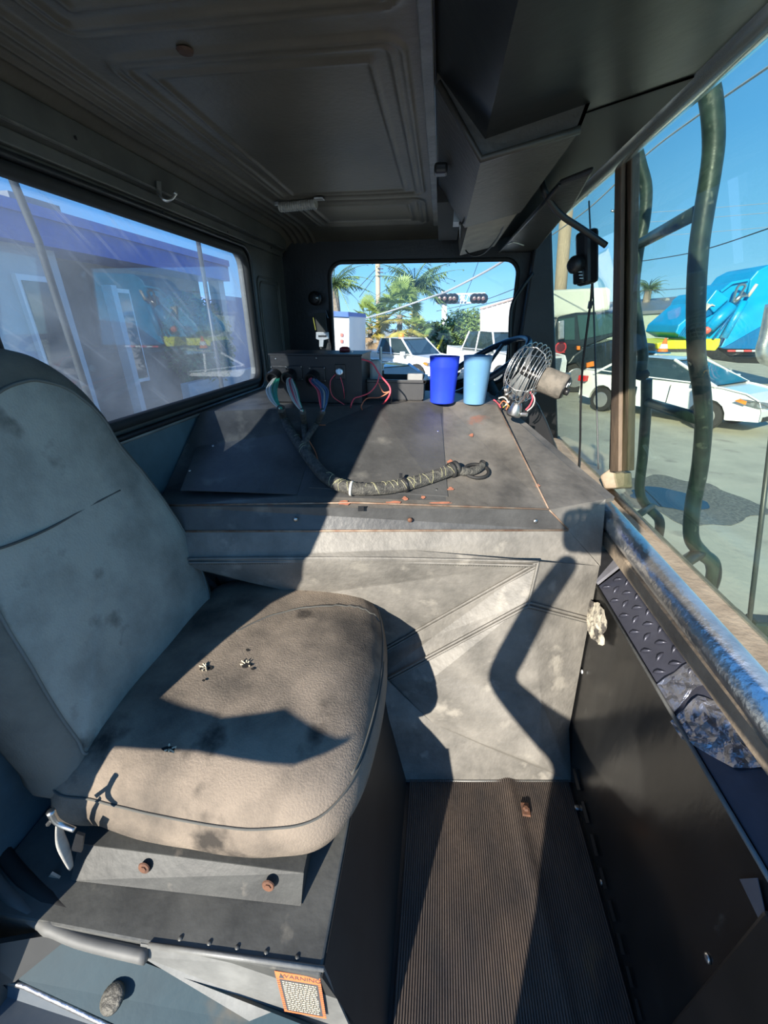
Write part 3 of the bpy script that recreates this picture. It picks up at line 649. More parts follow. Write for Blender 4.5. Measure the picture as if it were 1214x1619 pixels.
# buckle latch with red button
bl = empty('belt_latch', P(332, 885, y=.97), 'seat belt latch with pink-red release button beside the backrest', 'seat belt')
q = P(335, 880, y=.97); rot = Matrix.Rotation(R(25), 3, 'Y')
obj('latch_body', MB().box(q + Vector((.002, .012, -.016)), (.044, .024, .045), rot), blackm, bl, bevel=.005)
obj('release_button', MB().box(q + Vector((-.002, -.002, .008)), (.036, .018, .016), rot), mat('red_button', (.85, .20, .24), rough=.4), bl, bevel=.004)
obj('latch_stalk', MB().tube([q + Vector((0, .012, -.03)), q + Vector((-.02, .03, -.2))], .008, 6), blackm, bl)
# near side buckle and webbing
nb_ = empty('belt_tongue', P(110, 1360, y=.31), 'worn metal seat belt tongue on frayed webbing by the doorway', 'seat belt')
beltm = mat('grey_webbing', (.42, .41, .37), (.28, .27, .25), 40, .8)
obj('tongue', MB().tube(cr([P(80, 1283, y=.30), P(88, 1297, y=.30), P(100, 1305, y=.30), P(118, 1312, y=.30)], 5), lambda t: .006 - .002 * t, 8), steel, nb_, smooth=True)
obj('tongue_bar', MB().tube([P(76, 1303, y=.30), P(86, 1292, y=.30)], .0035, 6), steel, nb_, smooth=True)
b = MB(); pts = cr([P(92, 1300, y=.305), P(95, 1325, y=.305), P(104, 1348, y=.305), P(113, 1372, y=.305)], 5)
b.tube(pts, lambda t: .0045 + .005 * math.sin(t * math.pi), 8, flat=.4); obj('webbing', b, beltm, nb_, smooth=True)
obj('belt_tail', MB().slab([P(120, 1318, y=.31), P(132, 1322, y=.31), P(128, 1348, y=.31), P(112, 1345, y=.31)], (0, .004, 0)), blackm, nb_)
obj('anchor_bracket', MB().slab([P(75, 1388, y=.30), P(80, 1382, y=.30), P(98, 1392, y=.30), P(97, 1402, y=.30)], (0, .004, 0)), mat('anchor_metal', (.6, .52, .42), (.4, .3, .22), 40, .5, .5), nb_)
obj('anchor_housing', MB().box(P(122, 1385, y=.335), (.03, .02, .05)), blackm, nb_, bevel=.003)

# ================================================================== THINGS ON THE ENGINE COVER
colm = lambda n, c, r=.4, **k: mat(n, c, tuple(x * .82 for x in c), 10, r, **k)
BYF = 1.375
cb = empty('control_box', (-.4, 1.45, 1.0), 'black sheet metal control box with round connectors on the engine cover', 'control box')
bx0, bx1 = P(430, 600, y=BYF).x, P(572, 600, y=BYF).x
boxm = mat('box_black', (.012, .013, .015), (.008, .008, .010), 9, .45, 0, .08, 50)
obj('box_body', MB().bb((bx0, BYF, 1.0), (bx1, 1.56, 1.152)), boxm, cb, bevel=.002)
obj('box_lid', MB().bb((bx0 - .003, BYF - .003, 1.152), (bx1 + .003, 1.563, 1.157)), boxm, cb)
for px, py in ((436, 567), (557, 556), (500, 566)):
    obj('lid_screw', MB().lathe([(.003, 0), (.002, .002)], P(px, py, y=BYF), (0, -1, 0), 8), steel, cb)
for k, (px, py) in enumerate(((437, 592), (461, 592), (497, 594))):
    c = P(px, py, y=BYF); q = MB(); q.box(c + Vector((.012, -.003, .004)), (.052, .006, .048)); obj('connector_flange', q, blackm, cb, bevel=.002)
    q = MB().lathe([(.021, 0), (.021, .022), (.023, .022), (.023, .034), (.017, .034), (.017, .02)], c + Vector((0, -.004, 0)), (-.1, -1, -.35), 20); obj('connector_shell', q, blackm, cb, smooth=False)
    for a, b_ in ((-.02, .02), (.03, .022), (.03, -.018)):
        obj('connector_screw', MB().ball(c + Vector((a + .008, -.008, b_ + .004)), .0026, 6), steel, cb)
c = P(538, 588, y=BYF); obj('socket_plate', MB().bb((c.x - .018, BYF - .004, c.z - .024), (c.x + .018, BYF, c.z + .024)), blackm, cb, bevel=.002)
obj('socket_barrel', MB().lathe([(.012, 0), (.012, .014), (.008, .014)], c + Vector((0, -.003, 0)), (0, -1, .2), 14), chrome, cb, smooth=True)
# wires
green, wht, redw, bluew, blk = colm('wire_green', (.03, .33, .22)), colm('wire_white', (.62, .60, .54)), colm('wire_red', (.80, .09, .13)), colm('wire_blue', (.07, .16, .30)), blackm
har = empty('wire_harness', P(540, 778, y=1.0), 'braided black wire harness curving across the engine cover slope', 'wire harness')
def bundle(c0, c1, bulge, cols, n, spread=.011):
    c0, c1 = Vector(c0), Vector(c1); groups = {}
    for i in range(n):
        col = cols[int(i / n * len(cols))]; t = i / (n - 1) - .5
        o = Vector((t * spread * 2.0, random.uniform(-.006, .004), random.uniform(-.003, .003)))
        m1 = c0.lerp(c1, .35) + Vector((bulge + t * .012, -.022, 0)) + o; m2 = c0.lerp(c1, .7) + Vector((bulge * .7 + t * .008, -.02, 0)) + o * .7
        b = MB().tube(cr([c0 + o * .8, c0 + o * .9 + Vector((t * .006, -.016, -.006)), m1, m2, c1 + o * .35], 6), .0019, 5)
        obj('wire', b, col, har, smooth=True)
h1, h2, h3 = P(444, 646, z=1.016), P(478, 650, z=1.014), P(510, 650, z=1.016)
bundle(P(438, 598, y=1.345), h1, -.012, [wht, wht, wht, green, green, green], 20)
bundle(P(461, 598, y=1.345), h2, .0, [wht, redw, redw, wht, green], 13, .008)
bundle(P(497, 598, y=1.345), h3, .022, [redw, redw, bluew, wht, bluew, bluew], 14)
sleeve = mat('braided_sleeve', (.11, .105, .09), (.03, .03, .028), 90, .75, 0, .6, 220)
sp = lambda px, py, r: slope_pt(px, py) + nnS * (r + .004)
main = cr([h1, sp(450, 668, .014), sp(462, 692, .014), sp(478, 716, .016), sp(494, 738, .017), sp(512, 760, .018), sp(535, 776, .019), sp(565, 783, .018), sp(610, 781, .017), sp(650, 773, .016), sp(690, 760, .015), sp(718, 749, .014)], 8)
obj('main_sleeve', MB().tube(main, lambda t: .0125 + .006 * math.sin(min(1, t * 1.3) * math.pi * .6) - .002 * t, 14), sleeve, har, smooth=True)
obj('branch_sleeve', MB().tube(cr([h2, sp(482, 680, .02), sp(484, 700, .02), sp(488, 720, .02)], 6), .010, 10), sleeve, har, smooth=True)
obj('branch_sleeve', MB().tube(cr([h3, sp(503, 680, .024), sp(492, 698, .026), sp(482, 716, .03)], 6), .009, 10), sleeve, har, smooth=True)
b = MB(); yell = colm('tracer_yellow', (.50, .48, .28))
for k in range(5, len(main) - 2):
    for s in range(3):
        if random.random() < .15: continue
        p = main[k].lerp(main[k + 1], s / 3); tdir = (main[k + 1] - main[k]).normalized(); a = tdir.cross(nnS).normalized(); rr = .0182 if k > 30 else .0165
        a0 = random.uniform(.2, .8); pts = [p + tdir * (.012 * (u - .5) * (1 if (s + k) % 2 else -1)) + (nnS * math.sin(math.pi * (a0 + (u - .5) * .6)) + a * math.cos(math.pi * (a0 + (u - .5) * .6))) * rr for u in (0, .33, .66, 1)]
        if (k > 42 and random.random() < .42) or random.random() < .04: b.tube(pts, .0005, 4)
obj('tracer_stitch', b, yell, har, kind='stuff')
for i in (54, 70):
    p = main[i]; tdir = (main[i + 1] - main[i]).normalized(); obj('cable_tie', MB().lathe([(.0195, -.003), (.0205, -.002), (.0205, .002), (.0195, .003)], p, tdir, 16), wht if i == 54 else blk, har, smooth=True)
obj('tie_tail', MB().box(sp(633, 764, .022), (.008, .006, .012)), blk, har)
p = main[-2]; tdir = (main[-1] - main[-3]).normalized()
obj('end_grommet', MB().lathe([(.016, -.012), (.022, -.011), (.022, -.004), (.018, -.003), (.018, .002), (.022, .003), (.022, .010), (.014, .011)], p, tdir, 20), rubber, har, smooth=True)
obj('tail_sleeve', MB().tube(cr([p, sp(735, 752, .010), sp(750, 750, .010), sp(762, 742, .012)], 5), lambda t: .013 - .003 * t, 12), sleeve, har, smooth=True)
c = sp(752, 749, .002); q = nnS.to_track_quat('Z', 'Y')
obj('grommet_ring', MB().tube([c + nnS * .004 + q @ Vector((.034 * math.cos(a * .2618), .030 * math.sin(a * .2618), 0)) for a in range(24)], .0048, 8, closed=True), rubber, har, smooth=True)
obj('cut_end', MB().lathe([(.009, 0), (.010, .01), (.008, .011), (.006, .004)], sp(760, 740, .008), (.3, -.5, .8), 12), rubber, har, smooth=True)
def wire(name, pts, r, m, label=None, cat=None, parent=None, group=None): return obj(name, MB().tube(cr(pts, 8), r, 6), m, parent, smooth=True, label=label, cat=cat, group=group)
wire('loose_wire', [P(455, 655, y=1.33), P(468, 654, y=1.32), P(475, 655, y=1.32)], .0012, redw, parent=har)
wire('loose_wire', [sp(486, 668, .004), sp(500, 674, .003), sp(515, 675, .003)], .0014, colm('wire_orange', (.55, .17, .08)), parent=har)
wire('loose_wire', [sp(486, 705, .03), sp(498, 718, .01), sp(504, 735, .003)], .0016, MATS['wire_orange'], parent=har)
wire('loose_wire', [sp(545, 770, .004), sp(562, 769, .005), sp(578, 771, .003)], .0026, MATS['wire_orange'], parent=har)
# red power leads from the box
rl = empty('red_power_lead', P(560, 650, y=1.36), 'tangled red and black wires looping from the control box', 'wire')
Y1 = 1.345
def rw(name, pp, r, m): wire(name, [(sp(a, b, r) if b >= 645 else (P(a, b, z=1.004 + r) if b > 634 else P(a, b, y=min(yy, 1.37)))) for a, b, yy in pp], r, m, parent=rl)
rw('red_wire', [(572, 568, 1.38), (588, 574, 1.36), (600, 592, 1.35), (616, 612, 1.345), (614, 628, 1.34), (600, 645, 1.34), (575, 655, 1.335), (550, 653, 1.335), (538, 651, 1.335)], .0028, redw)
rw('red_wire', [(600, 590, 1.35), (596, 606, 1.35), (585, 620, 1.345), (572, 626, 1.345), (560, 630, 1.34), (555, 640, 1.34), (555, 650, 1.335)], .0022, redw)
rw('red_wire', [(598, 605, 1.35), (606, 620, 1.345), (616, 619, 1.345), (600, 628, 1.345), (580, 630, 1.345), (571, 642, 1.34), (574, 652, 1.335)], .0020, MATS['wire_orange'])
rw('thin_red_wire', [(530, 592, 1.36), (522, 604, 1.35), (525, 625, 1.345), (540, 637, 1.34), (556, 648, 1.335)], .0013, redw)
rw('thin_red_wire', [(538, 596, 1.36), (543, 615, 1.35), (544, 635, 1.34), (540, 651, 1.335)], .0013, redw)
rw('black_wire', [(618, 622, 1.345), (618, 636, 1.34), (608, 648, 1.335), (590, 659, 1.32), (578, 661, 1.31)], .0014, blk)
# plastic tray
ty = 1.46; t0, t1 = P(578, 600, y=ty).x, P(672, 600, y=ty).x
tr = empty('plastic_tray', ((t0 + t1) / 2, ty + .08, 1.0), 'black plastic tray box between the control box and the cups', 'tray')
tm = mat('tray_black', (.05, .05, .052), (.035, .035, .036), 8, .35)
def openbox(a, b, th, flare=.0):
    m_ = MB(); x0, y0, z0 = a; x1, y1, z1 = b
    m_.bb((x0, y0, z0), (x1, y1, z0 + th)); m_.bb((x0, y0, z0), (x0 + th, y1, z1)); m_.bb((x1 - th, y0, z0), (x1, y1, z1)); m_.bb((x0, y0, z0), (x1, y0 + th, z1)); m_.bb((x0, y1 - th, z0), (x1, y1, z1)); return m_
obj('tray_body', openbox((t0 + .004, ty, 1.001), (t1 - .004, ty + .17, 1.062), .004), tm, tr)
m_ = MB()
for a, b_ in (((t0 - .004, ty - .008, 1.06), (t1 + .004, ty + .004, 1.07)), ((t0 - .004, ty + .166, 1.06), (t1 + .004, ty + .178, 1.07)), ((t0 - .004, ty - .008, 1.06), (t0 + .008, ty + .178, 1.07)), ((t1 - .008, ty - .008, 1.06), (t1 + .004, ty + .178, 1.07))): m_.bb(a, b_)
obj('tray_rim', m_, tm, tr, bevel=.002)
obj('tray_divider', MB().bb((t1 - .065, ty + .05, 1.003), (t1 - .01, ty + .13, 1.085)), mat('tray_grey', (.30, .31, .31), rough=.4), tr, bevel=.003)
# white junction cover and mast behind the box
obj('white_cover', MB().bb((bx1 + .004, 1.50, 1.0), (bx1 + .045, 1.56, 1.13)), mat('yellowed_plastic', (.50, .52, .50), rough=.5), None, label='off-white plastic cover standing beside the control box', cat='cover', bevel=.012)
an = empty('antenna_mount', P(602, 620, y=1.68), 'grey threaded antenna mount standing behind the tray', 'antenna')
c = P(602, 600, y=1.66); obj('mast', MB().lathe([(.005, -.05), (.005, .04), (.012, .04), (.012, .055), (.018, .057), (.018, .063), (.006, .065), (.005, .12)], (c.x, c.y, c.z), (0, 0, 1), 12), steel, an)
obj('lead', MB().tube(cr([c + Vector((0, 0, .06)), P(585, 568, y=1.6), P(572, 566, y=1.56)], 5), .002, 5), blk, an)
obj('mast_collar', MB().lathe([(.013, 0), (.013, .03)], (c.x, c.y, c.z + .005), (0, 0, 1), 10), blackm, an)
obj('red_knob', MB().lathe([(.018, 0), (.020, .005), (.018, .012), (.010, .016)], Vector((P(545, 553, y=1.5).x, 1.5, 1.157)), (0, 0, 1), 16), colm('dark_red', (.22, .02, .03)), cb, smooth=True, label='dark red round knob')
# cups
def cup(px, ytop, ybot, wt, wb, m, label, rim):
    yy = 1.44; cT, cB = P(px, ytop, y=yy), P(px, ybot, y=yy); base = Vector((cB.x, yy, 1.0)); h = cT.z - 1.0
    rt, rb = wt, wb; b = MB()
    if rim: pr = [(rb * .92, 0), (rb, .003), (rb + (rt - rb) * .75, h * .76), (rt * .97, h * .77), (rt * .98, h * .80), (rt, h * .97), (rt * 1.01, h), (rt * .96, h), (rb * .93, .01), (.001, .008)]
    else: pr = [(rb * .94, 0), (rb, .003), (rt, h * .96), (rt * 1.02, h * .97), (rt * 1.02, h), (rt * .96, h), (rb * .93, .008), (.001, .007)]
    b.lathe(pr, base, (0, 0, 1), 40, cap=False); c = [base + Vector((rb * .92 * math.cos(a * .157), rb * .92 * math.sin(a * .157), 0)) for a in range(40)]; b.add(c, [tuple(range(40))])
    return obj('cup', b, m, None, smooth=False, label=label, cat='cup', bevel=0)
c1 = cup(699, 563, 631, .049, .041, mat('cup_blue', (.02, .06, .72), (.015, .04, .58), 6, .35), 'royal blue plastic cup with a banded rim', True)
c2 = cup(750, 562, 628, .046, .036, mat('cup_light_blue', (.15, .34, .56), (.12, .28, .48), 6, .5, spot=(.40, .43, .42), sscale=30, sth=.68), 'faded light blue plastic cup beside the royal blue one', False)
for o in (c1, c2):
    for p_ in o.data.polygons: p_.use_smooth = True
    q = o.modifiers.new('e', 'EDGE_SPLIT'); q.split_angle = R(35)
# ------------------------------------------------------------------ desk fan
FC = P(836, 590, y=1.36); fa = Vector((.84, -.42, -.30)).normalized()
fan = empty('dash_fan', FC - Vector((0, 0, .13)), 'small dash fan with chrome wire cage and dusty grey motor', 'fan')
qf = fa.to_track_quat('Z', 'Y')
for i, (r_, h) in enumerate(((.018, -.062), (.030, -.061), (.044, -.058), (.057, -.053), (.069, -.045), (.079, -.034), (.086, -.021), (.089, -.006), (.089, .008), (.085, .020), (.078, .029), (.069, .036), (.058, .041), (.047, .044))):
    obj('cage_ring', MB().tube([FC + qf @ Vector((r_ * math.cos(a * math.pi / 18), r_ * math.sin(a * math.pi / 18), h)) for a in range(36)], .0013, 6, closed=True), chrome, fan, smooth=True)
for k in range(4):
    a = k * math.pi / 2 + .5; pr = ((.0, -.063), (.044, -.059), (.079, -.035), (.0905, .0), (.079, .030), (.040, .046), (.03, .046))
    obj('cage_spoke', MB().tube([FC + qf @ Vector((r_ * math.cos(a), r_ * math.sin(a), h)) for r_, h in pr], .0016, 6), chrome, fan, smooth=True)
mm_ = mat('dusty_motor', (.17, .15, .125), (.11, .10, .085), 40, .85, 0, .2, 160, contrast=(.4, .6))
obj('motor_housing', MB().lathe([(.028, .038), (.036, .044), (.038, .052), (.038, .108), (.035, .116), (.030, .118)], FC, fa, 28), mm_, fan, smooth=True)
obj('rear_cap', MB().lathe([(.033, .1175), (.031, .121), (.005, .122)], FC, fa, 24), blackm, fan, smooth=True)
obj('rear_knob', MB().lathe([(.010, .12), (.010, .132), (.007, .134)], FC + qf @ Vector((0, -.008, 0)), fa, 14), blackm, fan, smooth=True)
for dx, dy in ((-.014, .012), (.017, .010)):
    obj('cap_plug', MB().lathe([(.008, .1205), (.007, .123), (.001, .1235)], FC + qf @ Vector((dx, dy, 0)), fa, 12), white, fan, smooth=True)
for k in range(3):
    a = k * 2.094; b = MB(); c_, s_ = math.cos(a), math.sin(a)
    b.grid(lambda u, v: FC + qf @ Vector(((.012 + u * .062) * math.cos(a + (v - .5) * 1.1), (.012 + u * .062) * math.sin(a + (v - .5) * 1.1), -.01 + (v - .5) * .035)), 6, 6); obj('fan_blade', b, mat('blade_plastic', (.25, .26, .26), rough=.4), fan, smooth=True)
obj('hub', MB().lathe([(.013, -.03), (.014, -.02), (.014, .036)], FC, fa, 14), blackm, fan)
bs = P(812, 652, y=1.36)
obj('fan_foot', MB().lathe([(.022, 0), (.024, .006), (.018, .030), (.013, .042), (.010, .044)], bs - Vector((0, 0, .01)), (.2, -.1, 1), 16), steel, fan, smooth=True)
obj('fan_bracket', MB().tube(cr([bs + Vector((.005, 0, .02)), P(826, 632, y=1.35), P(836, 618, y=1.34), FC + fa * .05 - Vector((0, 0, .034))], 5), .010, 8, flat=.5), steel, fan, smooth=True)
obj('fan_foot_bolt', MB().lathe([(.006, 0), (.006, .02)], P(824, 655, y=1.345), (.7, -.6, .1), 8), chrome, fan)
wire('fan_wire', [P(836, 618, y=1.34), P(842, 628, y=1.335), P(838, 640, y=1.34), P(831, 648, y=1.345)], .0025, redw, parent=fan)
wire('fan_wire', [P(838, 618, y=1.34), P(845, 630, y=1.335), P(842, 642, y=1.34), P(833, 650, y=1.345)], .002, wht, parent=fan)
wire('fan_wire', [P(790, 640, y=1.42), P(796, 634, y=1.41), P(803, 640, y=1.4), P(800, 648, y=1.4)], .002, MATS['wire_orange'], parent=fan)
# small wiring clutter at the flange
cl = empty('dash_wiring_clutter', P(790, 645, y=1.45), 'small clump of red, yellow and grey wires between cups and fan', 'wire')
for (pts, m_) in (([(780, 632), (786, 636), (792, 645)], redw), ([(788, 630), (796, 628), (802, 634), (798, 643)], wht), ([(795, 645), (802, 640), (806, 646)], colm('wire_yellow', (.75, .5, .08))), ([(784, 634), (792, 640), (790, 648)], blk)):
    wire('wire', [P(a, b_, y=1.47) for a, b_ in pts], .0028, m_, parent=cl)
# instrument cowl and steering column behind
cw = empty('instrument_cowl', P(850, 700, y=1.65), 'black instrument cowl with dusty patches beyond the engine cover', 'dashboard')
b = MB(); outl_ = [(838, 622), (852, 640), (866, 668), (878, 700), (890, 735), (897, 760), (880, 775), (830, 700), (800, 655), (812, 630)]
b.slab([P(a, b_, y=1.52) for a, b_ in outl_], (0, .30, 0))
obj('cowl_body', b, mat('cowl_black', (.02, .02, .022), (.012, .012, .013), 9, .35, spot=(.17, .17, .165), sscale=13, sth=.60), cw, bevel=.008)
b = MB(); c = P(808, 628, y=1.62); b.lathe([(.05, 0), (.052, .03), (.045, .05), (.043, .05), (.05, .028), (.01, .02)], c - Vector((0, 0, .03)), (-.4, -.3, .8), 24); obj('gauge_pod', b, gloss, cw, smooth=True)
b = MB(); b.tube([P(905, 742, y=1.36), P(890, 745, y=1.42), P(884, 735, y=1.45), P(888, 722, y=1.46)], .006, 8); obj('wiper_knob', b, chrome, cw, smooth=True)
swc = Vector((.17, 1.86, 1.075)); nsw = Vector((-.52, -.12, .85)).normalized(); qs = nsw.to_track_quat('Z', 'Y')
sw = empty('steering_wheel', swc - Vector((0, 0, .3)), 'dark steering wheel partly hidden behind the cups', 'steering wheel')
obj('rim', MB().tube([swc + qs @ Vector((.215 * math.cos(a * math.pi / 24), .215 * math.sin(a * math.pi / 24), 0)) for a in range(48)], .0135, 10, closed=True), mat('wheel_blue_black', (.02, .04, .07), (.014, .025, .045), 8, .25), sw, smooth=True)
for a in (0, 2.2, 4.1): obj('spoke', MB().tube([swc - nsw * .03, swc + qs @ Vector((.2 * math.cos(a), .2 * math.sin(a), 0))], .010, 8, flat=.5), blackm, sw)
obj('column', MB().lathe([(.03, 0), (.035, .25), (.04, .45)], swc, -nsw, 16), blackm, sw, smooth=True)
# shoulder belt hanging on the far door post
sb = empty('shoulder_belt', P(500, 520, y=2.05), 'shoulder belt with metal latch plate on the far door post', 'seat belt')
obj('anchor', MB().lathe([(.03, 0), (.03, .02), (.018, .028)], P(499, 472, y=2.10), (0, -1, 0), 16), blackm, sb, smooth=True)
obj('anchor_bolt', MB().ball(P(500, 471, y=2.07), .009, 8), steel, sb, smooth=True)
obj('anchor_guide', MB().slab([P(488, 490, y=2.08), P(514, 490, y=2.08), P(518, 503, y=2.08), P(484, 500, y=2.08)], (0, .02, 0)), blackm, sb)
obj('webbing', MB().slab([P(497, 495, y=2.06), P(514, 495, y=2.06), P(520, 552, y=2.02), P(506, 552, y=2.02)], (0, .004, 0)), mat('belt_black', (.06, .06, .055), rough=.8), sb)
obj('belt_edge', MB().tube([P(495, 502, y=2.05), P(499, 522, y=2.05)], .0022, 5), colm('belt_yellow', (.5, .48, .1)), sb)
b = MB().slab([P(499, 525, y=2.0), P(519, 525, y=2.0), P(520, 536, y=2.0), P(512, 538, y=2.0), P(511, 549, y=2.0), P(504, 549, y=2.0), P(504, 538, y=2.0), P(499, 536, y=2.0)], (0, .005, 0)); obj('latch_plate', b, steel, sb, bevel=.002)
obj('slot', MB().slab([P(503, 530, y=1.998), P(516, 530, y=1.998), P(516, 533, y=1.998), P(503, 533, y=1.998)], (0, .001, 0)), blackm, sb)

# ================================================================== CEILING THINGS
obj('ceiling_angle_strip', MB().bb((-.052, .22, 1.606), (-.032, 2.0, 1.618)), mat('dull_steel', (.22, .215, .20), (.12, .118, .11), 12, .4, .6, .1, 50), None, label='dull steel angle strip running along the ceiling', cat='trim strip', bevel=.002)
for y_ in (.70, 1.60, 1.70): pass
con = empty('overhead_console', (.1, 1.2, 1.5), 'black overhead console with V-shaped underside in three sections', 'console')
cs = mat('console_smooth', (.014, .014, .013), (.009, .009, .009), 4, .33, .3, .05, 30)
cbr = mat('console_brown', (.055, .047, .038), (.038, .033, .028), 10, .45, 0, .15, 80)
ccr = mat('console_worn', (.30, .255, .20), (.19, .165, .135), 14, .55, 0, .1, 60)
def vee(name, prof, y0, y1, m_, th=.006, bev=.003):
    b = MB()
    for (a, c_) in zip(prof[:-1], prof[1:]): b.slabn([(a[0], y0, a[1]), (c_[0], y0, c_[1]), (c_[0], y1, c_[1]), (a[0], y1, a[1])], th)
    b.slab([(p_[0], y0, p_[1]) for p_ in prof] + [(prof[-1][0], y0, 1.64), (prof[0][0], y0, 1.64)], (0, .004, 0)); b.slab([(p_[0], y1, p_[1]) for p_ in prof] + [(prof[-1][0], y1, 1.64), (prof[0][0], y1, 1.64)], (0, -.004, 0))
    return obj(name, b, m_, con)
vee('near_panel', [(-.03, 1.615), (.056, 1.527), (.375, 1.603)], .22, .93, cs)
vee('middle_box', [(-.028, 1.60), (.052, 1.498), (.205, 1.53), (.225, 1.60)], .89, 1.43, cbr)
b = MB(); b.tube([(-.026, .885, 1.598), (.052, .885, 1.499), (.205, .885, 1.531)], .006, 6); obj('middle_lip', b, cbr, con, smooth=True)
vee('far_box', [(.045, 1.60), (.062, 1.505), (.20, 1.535), (.215, 1.6)], 1.43, 2.03, ccr)
vee('far_header', [(.20, 1.56), (.375, 1.600)], .925, 2.06, mat('header_black', (.008, .008, .008), (.006, .006, .006), 5, .5))
obj('recess', MB().bb((-.03, 1.43, 1.56), (.045, 2.03, 1.62)), rubber, con)
b = MB()
for i in range(6): b.bb((.02, 1.50 + i * .012, 1.525), (.04, 1.506 + i * .012, 1.56))
obj('exposed_contacts', b, steel, con)
for px, py in ((775, 338), (784, 337)): obj('screw_hole', MB().lathe([(.005, 0), (.004, .002)], P(px, py, z=1.52), (0, 0, -1), 8), rubber, con)
wire('drooping_cable', [P(727, 352, z=1.5), P(729, 380, y=1.9), P(742, 402, y=1.9), P(765, 400, y=1.85), P(790, 370, y=1.7), P(801, 338, y=1.5)], .003, blk, 'thin black cable drooping below the overhead console', 'cable')
obj('stow_latch', MB().box(P(697, 268, z=1.56), (.03, .035, .02)), blackm, con, bevel=.006)
# driver side visor
vz = 1.525
vs = [P(884, 293, z=vz), P(938, 272, z=vz), P(908, 325, z=vz), P(868, 372, z=vz), P(846, 398, z=vz), P(833, 405, z=vz), P(800, 405, z=vz), P(789, 400, z=vz)]
vi = empty('sun_visor', P(850, 350, z=vz), 'black sun visor panel above the far windshield pane', 'visor')
obj('visor_panel', MB().slab(vs, (0, 0, .012)), mat('visor_vinyl', (.05, .047, .043), (.03, .029, .027), 9, .38, 0, .15, 60), vi, bevel=.005)
obj('visor_piping', MB().tube([P(884, 293, z=vz - .003), P(840, 345, z=vz - .003), P(789, 398, z=vz - .003)], .004, 6), blackm, vi, smooth=True)
obj('visor_clip', MB().tube(cr([P(803, 386, z=vz - .006), P(812, 383, z=vz - .008), P(828, 388, z=vz - .006)], 5), .0025, 6), chrome, vi, smooth=True)
# gooseneck arm + dash camera
ar = empty('bent_rod', P(857, 232, z=1.57), 'black bent rod hanging from the ceiling by the windshield', 'bracket')
a0 = P(856, 226, z=1.583)
obj('arm_base', MB().lathe([(.028, 0), (.026, -.008), (.014, -.018), (.011, -.045)], a0 + Vector((0, 0, .006)), (0, 0, 1), 18), blackm, ar, smooth=True)
obj('arm_rod', MB().tube(cr([a0 - Vector((0, 0, .02)), P(855, 275, y=1.27), P(862, 305, y=1.28), P(885, 338, y=1.30), P(920, 362, y=1.32), P(958, 388, y=1.33)], 8), .0075, 10), blackm, ar, smooth=True)
dc = empty('dash_camera', P(925, 410, y=1.40), 'black dash camera hanging in front of the windshield', 'camera')
c = P(928, 408, y=1.40); rot = Matrix.Rotation(R(-12), 3, 'Y') @ Matrix.Rotation(R(25), 3, 'Z')
obj('camera_body', MB().box(c, (.042, .05, .135), rot), blackm, dc, bevel=.010)
obj('lens_housing', MB().lathe([(.024, 0), (.022, .018), (.016, .026), (.004, .028)], P(914, 418, y=1.385), (-.85, -.5, -.1), 20), blackm, dc, smooth=True)
obj('lower_grip', MB().box(P(920, 437, y=1.395), (.034, .04, .035), rot), blackm, dc, bevel=.006)
for i in range(3): obj('vent_slot', MB().box(P(917 + i, 430 + i * 5, y=1.372), (.010, .002, .002)), steel, dc)
wire('camera_cable', [P(936, 448, y=1.40), P(934, 475, y=1.41), P(928, 520, y=1.42), P(921, 580, y=1.43), P(918, 640, y=1.44), P(917, 700, y=1.46), P(914, 752, y=1.48)], .0035, blk, 'dark cable hanging straight down from the dash camera', 'cable')
obj('cable_clip', MB().box(P(933, 482, y=1.40), (.01, .01, .02)), blackm, None, label='small black clip on the camera cable', cat='clip')
wire('thin_rod', [P(931, 318, x=.46), P(937, 450, x=.47), P(942, 600, x=.52), P(946, 742, x=.56)], .0028, mat('rod_grey', (.05, .055, .06), rough=.4), 'thin straight rod hanging beside the camera cable', 'rod')
# coil lamp on the ceiling
lm = empty('ceiling_lamp', P(470, 325, z=1.6), 'ribbed glass marker lamp on the ceiling', 'lamp')
l0, l1 = P(442, 328, z=1.60), P(500, 322, z=1.60); ld = (l1 - l0).normalized()
ribg = mat('ribbed_lens', (.32, .31, .28), (.22, .21, .19), 20, .2, 0, spec=.8)
b = MB(); pr = []
for i in range(49):
    t = i / 48; pr.append((.012 + (.0025 if i % 3 else 0) * 1, t * (l1 - l0).length))
b.lathe(pr, l0, ld, 16); obj('ribbed_lens', b, ribg, lm)
b = MB(); b.box(l1 + ld * .012 + Vector((0, 0, .012)), (.03, .03, .006)); b.box(l0 - ld * .006 + Vector((0, 0, .008)), (.014, .03, .012)); obj('lamp_base', b, steel, lm, bevel=.002)
obj('ceiling_hole', MB().lathe([(.013, 0), (.010, -.003), (.004, -.004)], P(293, 80, z=1.618), (0, 0, 1), 14), mat('rust_spot', (.06, .03, .02), rough=.8), ceiling)
# coat hook
hk = empty('coat_hook', P(255, 300, x=-.71), 'bent steel coat hook on the rail above the rear window', 'hook')
hp = lambda a, b_, x=-.700: P(a, b_, x=x)
obj('hook_plate', MB().slab([hp(246, 286, -.711), hp(253, 287, -.711), hp(254, 311, -.711), hp(248, 308, -.711)], (.003, 0, 0)), steel, hk)
obj('hook_wire', MB().tube(cr([hp(251, 303), hp(255, 312, -.69), hp(263, 317, -.68), hp(272, 314, -.672), hp(277, 307, -.668)], 6), .0035, 8), chrome, hk, smooth=True)
obj('hook_tip', MB().ball(hp(277, 306, -.668), .0055, 8), chrome, hk, smooth=True)
